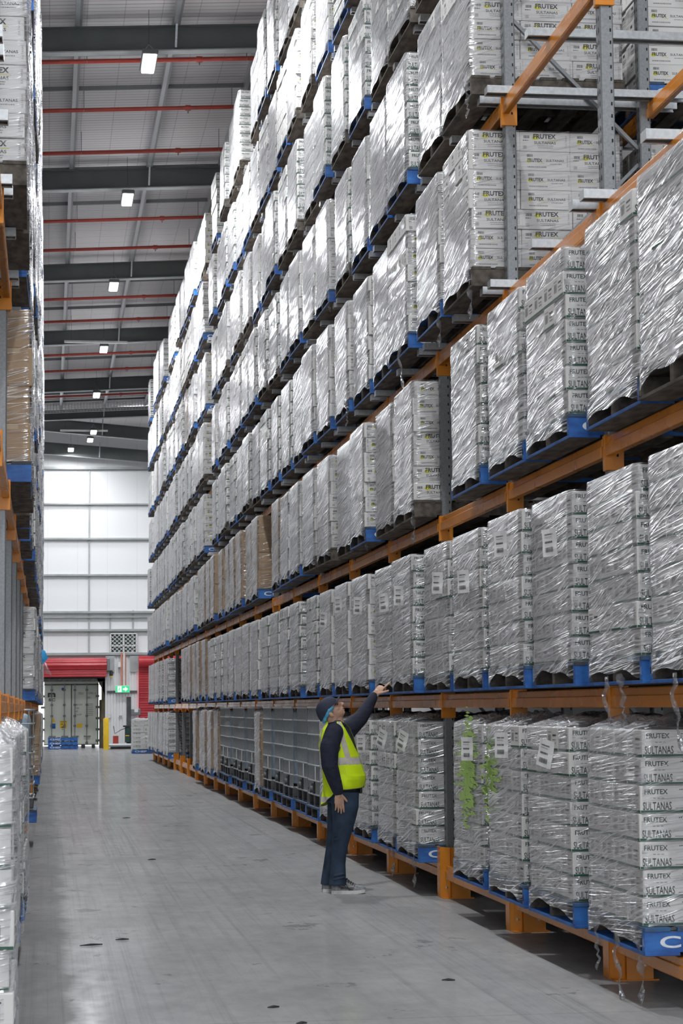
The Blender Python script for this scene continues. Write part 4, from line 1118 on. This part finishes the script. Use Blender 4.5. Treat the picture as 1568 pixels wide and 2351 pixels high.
# ------------------------------------------------------------------ loose things on the floor
t = empty('wrapped_pallet', (3.56, 75.6, 0), 'wrapped pallet standing on the open floor at the end of the right rack', 'wrapped pallet')
link('pallet_base', PALLET, t); link('carton_stack', stack_mesh('y', 7, 0, 1), t); link('stretch_wrap', film('y', 7, 2, 1, 1), t)
mb = MB(); mb.add([(-.1,0,-.17),(.03,-.02,-.14),(.12,.05,-.03),(.05,.0,.12),(-.08,.02,.16),(-.12,-.05,.0),(0,-.05,.02)],[(6,0,1),(6,1,2),(6,2,3),(6,3,4),(6,4,5),(6,5,0)],'bluecloth')
tag(link('blue_film_scrap', mb.mesh('blue_film_scrap', True), None, (-.10,43.5,2.66)), 'bright blue plastic scrap hanging off the left rack', 'plastic scrap')
mb = MB(); mb.add([(-.07,0,.14),(.0,0,.1),(.06,-.02,-.03),(.11,.02,-.15),(-.02,0,-.10),(-.06,.03,.0),(.01,-.04,0)],[(6,1,0),(6,2,1),(6,3,2),(6,4,3),(6,5,4),(6,0,5)],'filmthick')
o = link('film_scrap', mb.mesh('film_scrap', True), None, (-.02,43.2,2.42)); tag(o, 'torn clear film flap hanging beside the bright blue scrap', 'plastic scrap')
rr = random.Random(5)
DEB = [(0.95,9.35,.05,'thin brown splinter lying lowest on the floor'),(1.28,10.8,.03,'small dark crumb on the floor, lower middle'),(1.2,11.4,.035,'dark curled scrap on the floor just above the lower middle crumb'),
       (.30,14.6,.09,'long dark splinter near the left floor edge'),(.52,14.9,.05,'short dark splinter right of the long left one'),(1.1,22.6,.05,'tiny dark scrap on the floor left of the worker'),(2.32,12.3,.04,'small dark chip on the floor below the worker'),(1.15,31.2,.06,'small dark scrap lying far down the aisle')]
for x, y, L, lab in DEB:
    mb = MB(); a = rr.uniform(-.3,.6); mb.tube([(-L*cos(a),-L*sin(a)*.6,.006),(0,.01*L,.009),(L*cos(a),L*sin(a)*.6,.006)],[.003,.008,.004],'wood' if 'brown' in lab else 'black',6)
    tag(link('floor_scrap', mb.mesh('floor_scrap'), None, (x,y,.0)), lab, 'scrap')

# ------------------------------------------------------------------ the worker
MT['skin'] = noisy('skin', (.58,.34,.235), (.66,.41,.29), 14, .5)
MT['navy'] = noisy('navy_knit', (.010,.013,.030), (.016,.020,.042), 11, .85, bump=.9, stretch=(1,1,2))
MT['cap'] = noisy('dark_navy_twill', (.022,.028,.055), (.035,.042,.078), 90, .8)
MT['denim'] = noisy('dark_blue_denim', (.012,.028,.055), (.03,.055,.10), 9, .8, detail=8)
MT['vest'] = noisy('fluorescent_vest', (.70,.96,.0), (.76,1.0,.01), 6, .6)
MT['tapegrey'] = noisy('reflective_tape', (.55,.52,.46), (.68,.64,.57), 25, .35)
MT['trim'] = noisy('grey_vest_binding', (.10,.11,.11), (.16,.17,.17), 9, .7)
MT['hairnet'] = noisy('blue_hair_net', (.06,.38,.68), (.14,.52,.82), 40, .6)
MT['shoe'] = noisy('grey_running_mesh', (.17,.18,.19), (.30,.31,.32), 50, .6)
MT['sole'] = noisy('white_sole', (.55,.55,.54), (.68,.68,.66), 9, .5)
MT['lip'] = noisy('lips', (.36,.12,.10), (.42,.16,.13), 30, .4)
MT['hair'] = noisy('grey_hair', (.18,.16,.15), (.30,.28,.26), 60, .7)
MT['eye'] = noisy('eye_dark', (.02,.015,.01), (.04,.03,.02), 9, .2)
FD = Vector((.93,-.36,0)).normalized(); SD = Vector((.36,.93,0)).normalized()
def ell(mb, c, axes, k='skin', nu=16, nv=10):
    c = Vector(c); A = [Vector(a) for a in axes]; vs = []; fs = []
    for j in range(1,nv):
        ph = pi*j/nv
        for i in range(nu):
            th = 2*pi*i/nu; vs.append(tuple(c + A[0]*sin(ph)*cos(th) + A[1]*sin(ph)*sin(th) + A[2]*cos(ph)))
    a = len(vs); vs.append(tuple(c+A[2])); vs.append(tuple(c-A[2]))
    for j in range(nv-2):
        for i in range(nu): fs.append((j*nu+i, (j+1)*nu+i, (j+1)*nu+(i+1)%nu, j*nu+(i+1)%nu))
    for i in range(nu): fs.append((a, i, (i+1)%nu)); fs.append((a+1, (nv-2)*nu+(i+1)%nu, (nv-2)*nu+i))
    mb.add(vs, fs, k)
def limb(mb, pts, rs, k='skin', n=16):
    """chain of overlapping tapered tubes with round joints"""
    for p, r in zip(pts, rs): ell(mb, p, ((r,0,0),(0,r,0),(0,0,r)), k, 12, 8)
    for a, b, ra, rb in zip(pts[:-1], pts[1:], rs[:-1], rs[1:]): mb.tube([a,b],[ra,rb],k,n)
def rings(mb, rows, k, n=40):
    """rows: (center, axisA, axisB)"""
    vs = []; fs = []
    for c, A, B in rows:
        c = Vector(c); A = Vector(A); B = Vector(B)
        for i in range(n): t = 2*pi*i/n; vs.append(tuple(c + A*cos(t) + B*sin(t)))
    for r in range(len(rows)-1):
        for i in range(n): fs.append((r*n+i, r*n+(i+1)%n, (r+1)*n+(i+1)%n, (r+1)*n+i))
    fs.append(tuple(range(n-1,-1,-1))); fs.append(tuple(range((len(rows)-1)*n, len(rows)*n))); mb.add(vs, fs, k)
def fuse(mb, name, voxel, smooth=4, k=None, fac=.5):
    me = mb.mesh('tmp'); o = bpy.data.objects.new('tmp', me); COL.objects.link(o)
    r = o.modifiers.new('r','REMESH'); r.mode = 'VOXEL'; r.voxel_size = voxel; r.adaptivity = 0
    s_ = o.modifiers.new('s','SMOOTH'); s_.iterations = smooth; s_.factor = fac
    dg = bpy.context.evaluated_depsgraph_get(); ev = o.evaluated_get(dg)
    out = bpy.data.meshes.new_from_object(ev); out.name = name
    bpy.data.objects.remove(o); out.materials.clear(); out.materials.append(MT[k or mb.mats[0]])
    out.polygons.foreach_set('material_index', [0]*len(out.polygons)); out.polygons.foreach_set('use_smooth', [True]*len(out.polygons)); return out
man = empty('person', (2.54,18.22,0), 'person in lime safety vest and navy cap pointing up at the right rack', 'person')
# --- body (one continuous surface)
B_ = MB()
hf = Vector((.74,-.16,.66)).normalized(); hs = Vector((.12,.985,.10)); hs = (hs - hf*hs.dot(hf)).normalized(); hu = hs.cross(hf)*-1
if hu.z < 0: hu = -hu
HC = Vector((-.108,-.02,1.565))
def hp(f, u, s=0): return HC + hf*f + hu*u + hs*s
ell(B_, hp(-.012,.022), (hf*.098, hs*.077, hu*.095))            # skull
ell(B_, hp(.028,-.035), (hf*.064, hs*.063, hu*.078))            # face mass
ell(B_, hp(.055,-.082), (hf*.030, hs*.032, hu*.024))            # chin
ell(B_, hp(.015,-.068), (hf*.060, hs*.056, hu*.034))            # jaw
ell(B_, hp(.084,.020), (hf*.014, hs*.048, hu*.012))             # brow
limb(B_, [hp(.088,.010), hp(.104,-.012), hp(.113,-.026)], [.009,.011,.013])   # nose
ell(B_, hp(.103,-.030), (hf*.011, hs*.017, hu*.009))
ell(B_, hp(.088,-.050), (hf*.012, hs*.022, hu*.008)); ell(B_, hp(.083,-.070), (hf*.011, hs*.020, hu*.008))
for s in (-1,1):
    ell(B_, hp(.052,-.022,s*.046), (hf*.024, hs*.016, hu*.022))  # cheek
    ell(B_, hp(-.018,-.020,s*.079), (hf*.017, hs*.010, hu*.031)) # ear
    ell(B_, hp(-.012,-.040,s*.077), (hf*.009, hs*.008, hu*.012))
limb(B_, [hp(-.030,-.050), (-.085,-.01,1.455), (-.075,-.005,1.40)], [.064,.062,.072])
limb(B_, [hp(.012,-.072), (-.035,-.02,1.44)], [.042,.045])
limb(B_, [(-.06,0,1.33), (-.03,0,1.15), (.0,0,.95)], [.11,.12,.12])
limb(B_, [(-.13,-.17,1.35), (-.145,-.215,1.10), (-.08,-.225,.87)], [.05,.038,.026])        # near arm
limb(B_, [(.02,.16,1.37), (.20,.33,1.49), (.345,.47,1.685)], [.05,.038,.026])             # far arm
limb(B_, [(-.015,-.07,.88), (-.05,-.075,.45), (-.085,-.07,.09)], [.07,.05,.035])
limb(B_, [(-.0,.10,.88), (-.06,.11,.45), (-.135,.11,.09)], [.07,.05,.035])
def hand(w_, d, across, nrm, curls, length=.185, thumb=None, thumb_len=.062):
    """w_ wrist point, d pointing direction, across = towards the thumb side, nrm = palm side"""
    w_ = Vector(w_); d = Vector(d).normalized(); across = Vector(across); across = (across-d*across.dot(d)).normalized(); nrm = Vector(nrm); nrm = (nrm-d*nrm.dot(d)-across*nrm.dot(across)).normalized()
    ell(B_, w_+d*.055, (d*.056, across*.040, nrm*.016)); ell(B_, w_+d*.075, (d*.034, across*.044, nrm*.014)); ell(B_, w_+d*.03+across*.022+nrm*.006, (d*.036, across*.018, nrm*.017))
    limb(B_, [w_, w_+d*.03], [.027,.026])
    lens = [.078,.086,.080,.064]
    for q in range(4):
        base = w_ + d*(.098-.004*abs(q-1)) + across*(.031-.0205*q); L = lens[q]; a = 0; p = [base-d*.02, base]; r = [.0092,.0092]
        c = curls[q]; pt = base; ang = 0
        for sgm, fr in enumerate((.45,.30,.25)):
            ang += c*(1.0 if sgm else .9); dr = d*cos(ang) + nrm*sin(ang) + across*(.06-.04*q)*(1 if c < .5 else 0); pt = pt + dr.normalized()*L*fr; p.append(pt); r.append(.0088-.0009*sgm)
        limb(B_, p, r, n=10)
    tb = w_ + d*.028 + across*.030
    td = thumb or (d*.75+across*.65+nrm*.25)
    td = Vector(td).normalized(); limb(B_, [tb, tb+td*thumb_len*.55, tb+td*thumb_len + d*.006], [.0125,.011,.0095], n=10)
# near hand hangs, back of hand to the camera
hand((-.080,-.228,.862), (.12,.0,-1), (.9,.1,.1), (.0,1,.05), [.18,.22,.28,.34])
# far hand points up to the shelf
pd = Vector((.70,.12,.70)).normalized()
hand((.352,.48,1.700), pd, (.45,-.75,-.35), (.55,.35,-.75), [.05,1.25,1.35,1.4], thumb=(.95,-.1,.22), thumb_len=.085)
link('body', fuse(B_, 'body', .0038, 3), man)
# face details
mb = MB(); ell(mb, hp(.092,-.060), (hf*.006, hs*.019, hu*.005), 'lip'); link('mouth', mb.mesh('mouth', True), man)
for s in (-1,1):
    mb = MB(); ell(mb, hp(.078,.004,s*.028), (hf*.008, hs*.011, hu*.0055), 'eye'); link('eye', mb.mesh('eye', True), man)
    mb = MB(); ell(mb, hp(.086,.020,s*.030), (hf*.006, hs*.017, hu*.004), 'hair'); link('eyebrow', mb.mesh('eyebrow', True), man)
    mb = MB(); ell(mb, hp(.002,.0,s*.076), (hf*.016, hs*.006, hu*.020), 'hair'); link('sideburn', mb.mesh('sideburn', True), man)
# cap
vs = []; fs = []; nu, nv = 40, 12
mb = MB(); rim = []
for j in range(nv+1):
    ph = (pi/2)*(j/nv)
    for i in range(nu):
        th = 2*pi*i/nu; f = cos(th)*cos(ph)**.75; s = sin(th)*cos(ph)**.75; u = sin(ph)**1.0
        seam_ = 1-.012*abs(cos(3*th))**12
        low = .0 + (-.045 if f < 0 else 0)*(1-j/nv)*abs(f)
        vs.append(tuple(hp(-.016+f*.116*seam_, .026+u*.094*seam_+low, s*.091*seam_)))
for j in range(nv):
    for i in range(nu): fs.append((j*nu+i, j*nu+(i+1)%nu, (j+1)*nu+(i+1)%nu, (j+1)*nu+i))
mb.add(vs, fs, 'cap'); ell(mb, hp(-.016,.120), (hf*.008, hs*.008, hu*.004), 'cap'); c_ = link('cap', mb.mesh('cap', True), man)
mb = MB(); vs = []; fs = []; na, nr = 16, 6
for lay in (0,1):
    for j in range(nr+1):
        for i in range(na+1):
            th = -1.15+2.3*i/na; rr_ = j/nr
            f = .084*cos(th)+.018 + rr_*.064*cos(th*.75); s = sin(th)*(.088 + .004*rr_)
            vs.append(tuple(hp(f-.012, .036 - .045*(s/.09)**2*.6 + rr_*.012 - lay*.004, s)))
off = (nr+1)*(na+1)
for lay in (0,1):
    for j in range(nr):
        for i in range(na):
            a = lay*off + j*(na+1)+i; q = (a, a+1, a+na+2, a+na+1); fs.append(q if lay == 0 else q[::-1])
for i in range(na): a = nr*(na+1)+i; fs.append((a, a+1, off+a+1, off+a))
mb.add(vs, fs, 'cap'); link('cap_brim', mb.mesh('cap_brim', True), c_)
# hair net under the cap, bulging at ear and nape
mb = MB(); vs = []; fs = []; n = 30
for j in range(6):
    ph = 2*pi*j/6
    for i in range(n+1):
        th = radians(62) + radians(236)*i/n; bul = .014*(1+.25*sin(i*1.9))
        f = cos(th); s = sin(th); lo_ = -.002 - .050*max(0,-f)
        vs.append(tuple(hp(-.014+f*(.100+bul*cos(ph)*.8), .022+lo_+bul*1.7*sin(ph), s*(.080+bul*cos(ph)*.8))))
for j in range(6):
    for i in range(n): fs.append((j*(n+1)+i, j*(n+1)+i+1, ((j+1)%6)*(n+1)+i+1, ((j+1)%6)*(n+1)+i))
mb.add(vs, fs, 'hairnet'); link('hair_net', mb.mesh('hair_net', True), man)
# jumper
J = MB()
def trow(z, cu, a, b, cw=0, grow=0): return ((cu, cw, z), FD*(a+grow), SD*(b+grow))
TOR = [(.86,-.012,.135,.165),(.92,.0,.150,.175),(1.0,.004,.162,.185),(1.08,-.01,.160,.190),(1.17,-.03,.150,.195),(1.26,-.05,.140,.200),(1.34,-.06,.125,.200),(1.40,-.062,.105,.170),(1.44,-.066,.080,.110),(1.47,-.072,.068,.076)]
rings(J, [trow(*r, grow=-.004) for r in TOR], 'navy')
limb(J, [(-.100,-.165,1.375), (-.150,-.215,1.25), (-.152,-.235,1.10), (-.115,-.232,.98), (-.083,-.228,.885)], [.082,.082,.072,.062,.050], 'navy')
limb(J, [(.00,.15,1.385), (.09,.24,1.405), (.205,.335,1.495), (.285,.41,1.60), (.338,.465,1.675)], [.082,.082,.068,.054,.042], 'navy')
# sleeve folds
for (c, ax) in (((-.12,-.285,1.12),(.03,.006,.010)),((-.10,-.275,1.04),(.035,.006,.010)),((-.08,-.27,.96),(.035,.008,.012)),((.12,.20,1.35),(.02,.02,.03)),((.16,.27,1.40),(.012,.03,.03))):
    ell(J, c, ((ax[0],0,.01),(0,ax[1],0),(0,0,ax[2])), 'navy')
jm = fuse(J, 'jumper', .007, 4)
jo = link('jumper', jm, man)
mb = MB()
for c, d in (((-.082,-.228,.872),(.08,.0,-1)),((.343,.47,1.684),(.6,.25,.75))):
    c = Vector(c); d = Vector(d).normalized(); mb.tube([c-d*.022, c+d*.0, c+d*.012],[.041,.037,.034],'navy',18)
link('cuffs', mb.mesh('cuffs', True), jo)
mb = MB(); c = Vector((.352,.478,1.698)); d = Vector((.6,.25,.75)).normalized(); mb.tube([c-d*.009, c+d*.009],[.031,.031],'black',16); ell(mb, c+Vector((.02,-.02,-.012)), ((.014,0,0),(0,.006,0),(0,0,.012)), 'galv'); link('wristwatch', mb.mesh('wristwatch', True), man)
mb = MB(); rings(mb, [((-.062,-.01,1.425),FD*.085,SD*.085),((-.066,-.008,1.46),FD*.073,SD*.073),((-.07,-.006,1.478),FD*.069,SD*.068)],'cap',30); link('collar', mb.mesh('collar', True), jo)
# vest: a fitted shell with its own hem, neck opening and tape
nT, nV = 264, 150
zs_ = [r[0] for r in TOR]
def tor(z):
    z = max(min(z, zs_[-1]), zs_[0]); i = max(0, min(len(TOR)-2, next((q for q in range(len(TOR)-1) if z <= TOR[q+1][0]), len(TOR)-2)))
    t = (z-TOR[i][0])/(TOR[i+1][0]-TOR[i][0]); return [TOR[i][q]*(1-t)+TOR[i+1][q]*t for q in range(1,4)]
vs = []; info = []
fn_ = fnoise(random.Random(3), 10, 2, 7)
for j in range(nV+1):
    for i in range(nT):
        th = -pi + 2*pi*i/nT    # 0 = front; -90deg = near side
        back = .5-.5*cos(th)
        hem = .905 - .165*max(0,(back-.55)/.45)**.7 - .02*(abs(sin(th)))
        z = hem + (1.465-hem)*j/nV
        cu, a, b = tor(z); flare = .020*max(0, (1.02-z)/.12) if z < 1.02 else 0
        g = .014 + flare*.55 + .006*fn_(th*1.6, z*9) + (.010*max(0, 1-abs(z-.97)/.12) if abs(th) < 1.2 else 0) + .004*sin(9*th+40*z)*max(0,1-(z-.9)/.3)
        if z < .86: cu -= .01*(.86-z)/.1; a -= .0
        p = Vector((cu,0,z)) + FD*cos(th)*(a+g) + SD*sin(th)*(b+g)
        vs.append(tuple(p)); info.append((th, z))
mb = MB(); groups = {'vest':[], 'tapegrey':[], 'trim':[]}
for j in range(nV):
    for i in range(nT):
        i2 = (i+1)%nT; th = (-pi + 2*pi*(i+.5)/nT); z = (info[j*nT+i][1]+info[(j+1)*nT+i][1])/2
        # neck opening in front and armholes at the sides
        vopen = (z-1.20)/(1.46-1.20)*.62
        if abs(th) < vopen: continue
        sd = abs(abs(th)-pi/2)
        arm = 0 if z < 1.185 else .40*min(1, (z-1.185)/.06)**.5
        if sd < arm: continue
        k = 'vest'
        if 1.098 < z < 1.160: k = 'tapegrey'
        if z > 1.13 and (abs(abs(th)-.86) < .155 or abs(abs(th)-2.45) < .13): k = 'tapegrey'
        if abs(th) > 1.9 and .775 < z < .822: k = 'tapegrey'
        if (abs(th)-vopen < .035 and z > 1.2) or (sd-arm < .05 and z > 1.18) or j == 0 or (abs(th) < .028): k = 'trim'
        groups[k].append((j*nT+i, j*nT+i2, (j+1)*nT+i2, (j+1)*nT+i))
for k, f in groups.items():
    if not f: continue
    used = sorted({a for q in f for a in q}); mp = {a:i for i, a in enumerate(used)}
    mb.add([vs[a] for a in used], [tuple(mp[a] for a in q) for q in f], k)
vme = mb.mesh('safety_vest', True)
vo = link('safety_vest', vme, man); so = vo.modifiers.new('t','SOLIDIFY'); so.thickness = .004; so.offset = 1
# jeans
P_ = MB()
rings(P_, [((-.012,0,.93),FD*.140,SD*.168),((-.012,0,.86),FD*.145,SD*.175),((-.01,0,.78),FD*.135,SD*.172)], 'denim')
def leg_(rows):
    rings(P_, [((x,y,z),(rx,0,0),(0,ry,0)) for x,y,z,rx,ry in rows], 'denim', 24)
leg_([(-.005,-.085,.86,.125,.095),(.0,-.088,.74,.118,.094),(-.012,-.088,.62,.100,.088),(-.037,-.085,.48,.080,.076),(-.056,-.082,.36,.065,.068),(-.064,-.08,.25,.063,.064),(-.068,-.08,.14,.070,.066),(-.070,-.08,.075,.080,.072)])
leg_([(-.012,.095,.86,.120,.092),(-.015,.10,.74,.115,.092),(-.03,.105,.62,.100,.086),(-.055,.11,.48,.082,.076),(-.078,.11,.36,.070,.070),(-.098,.11,.25,.067,.067),(-.112,.11,.14,.072,.070),(-.118,.11,.065,.076,.072)])
for z in (.135,.165,.47,.50): ell(P_, (-.065,-.145,z), ((.06,0,.012),(0,.012,0),(0,0,.007)), 'denim')
pj = link('jeans', fuse(P_, 'jeans', .007, 3), man)
mb = MB(); rings(mb, [((-.012,0,.868),FD*.150,SD*.180),((-.012,0,.905),FD*.150,SD*.180)],'black',36); mb.box(.125,.150,-.10,-.05,.85,.90,'black',.006); link('belt', mb.mesh('belt', True), man)
# shoes
def shoe(cx, cy, yaw, k):
    t_ = MB(); so_ = MB()
    prof = [(-.135,.030,.055,.030),(-.115,.040,.085,.038),(-.07,.042,.105,.040),(-.02,.044,.108,.043),(.03,.048,.088,.047),(.08,.052,.066,.049),(.12,.050,.056,.046),(.148,.036,.048,.034),(.158,.015,.040,.016)]
    vs = []; n = 16
    for x, w2, h, _ in prof:
        for i in range(n):
            a = 2*pi*i/n; c, s = cos(a), sin(a); vs.append((x, c*w2*(1 if s < 0 else (1-.25*s)), .028+max(0,s)*(h-.018) - (0 if s > 0 else .004)))
    fs = [(r*n+i, r*n+(i+1)%n, (r+1)*n+(i+1)%n, (r+1)*n+i) for r in range(len(prof)-1) for i in range(n)] + [tuple(range(n-1,-1,-1)), tuple(range((len(prof)-1)*n, len(prof)*n))]
    t_.add(vs, fs, 'shoe')
    vs = []
    for x, w2, h, sw_ in prof:
        e = .006 if abs(x) < .15 else .003; lift = .010*max(0,(x-.08)/.08)
        vs += [(x,-w2-e,.0+lift),(x,w2+e,.0+lift),(x,w2+e,.030+lift*.6),(x,-w2-e,.030+lift*.6)]
    m_ = len(prof); fs = [(r*4+i, r*4+(i+1)%4, (r+1)*4+(i+1)%4, (r+1)*4+i) for r in range(m_-1) for i in range(4)] + [(3,2,1,0),(4*m_-4,4*m_-3,4*m_-2,4*m_-1)]
    so_.add(vs, fs, 'sole')
    root = link('shoe', t_.mesh('shoe', True), man, (cx,cy,0), (0,0,yaw))
    link('sole', so_.mesh('sole'), root)
    la = MB()
    for i in range(5):
        x = -.01+.018*i; z = .120-.011*i; la.tube([(x,-.032,z-.012),(x+.01,0,z+.006),(x+.02,.032,z-.012)],.0032,'black',5); la.tube([(x+.02,-.032,z-.02),(x+.01,0,z+.006),(x,.032,z-.01)],.0032,'black',5)
    la.tube([(-.005,-.01,.125),(.0,-.04,.135),(.015,-.055,.11)],.003,'black',5); la.tube([(-.005,.0,.125),(-.02,-.03,.15),(-.01,-.045,.13)],.003,'black',5)
    link('laces', la.mesh('laces'), root)
    st = MB()
    for a_, b_ in (((-.05,.085),(.03,.035)),((-.01,.088),(.02,.03)),((-.06,.05),(.06,.052)),((-.07,.065),(.05,.035))):
        st.bar((a_[0],-.0505,a_[1]),(b_[0],-.0535,b_[1]),.004,.006,'black')
    link('side_stripes', st.mesh('side_stripes'), root)
shoe(.010,-.085,-.12,0); shoe(-.045,.115,.05,1)
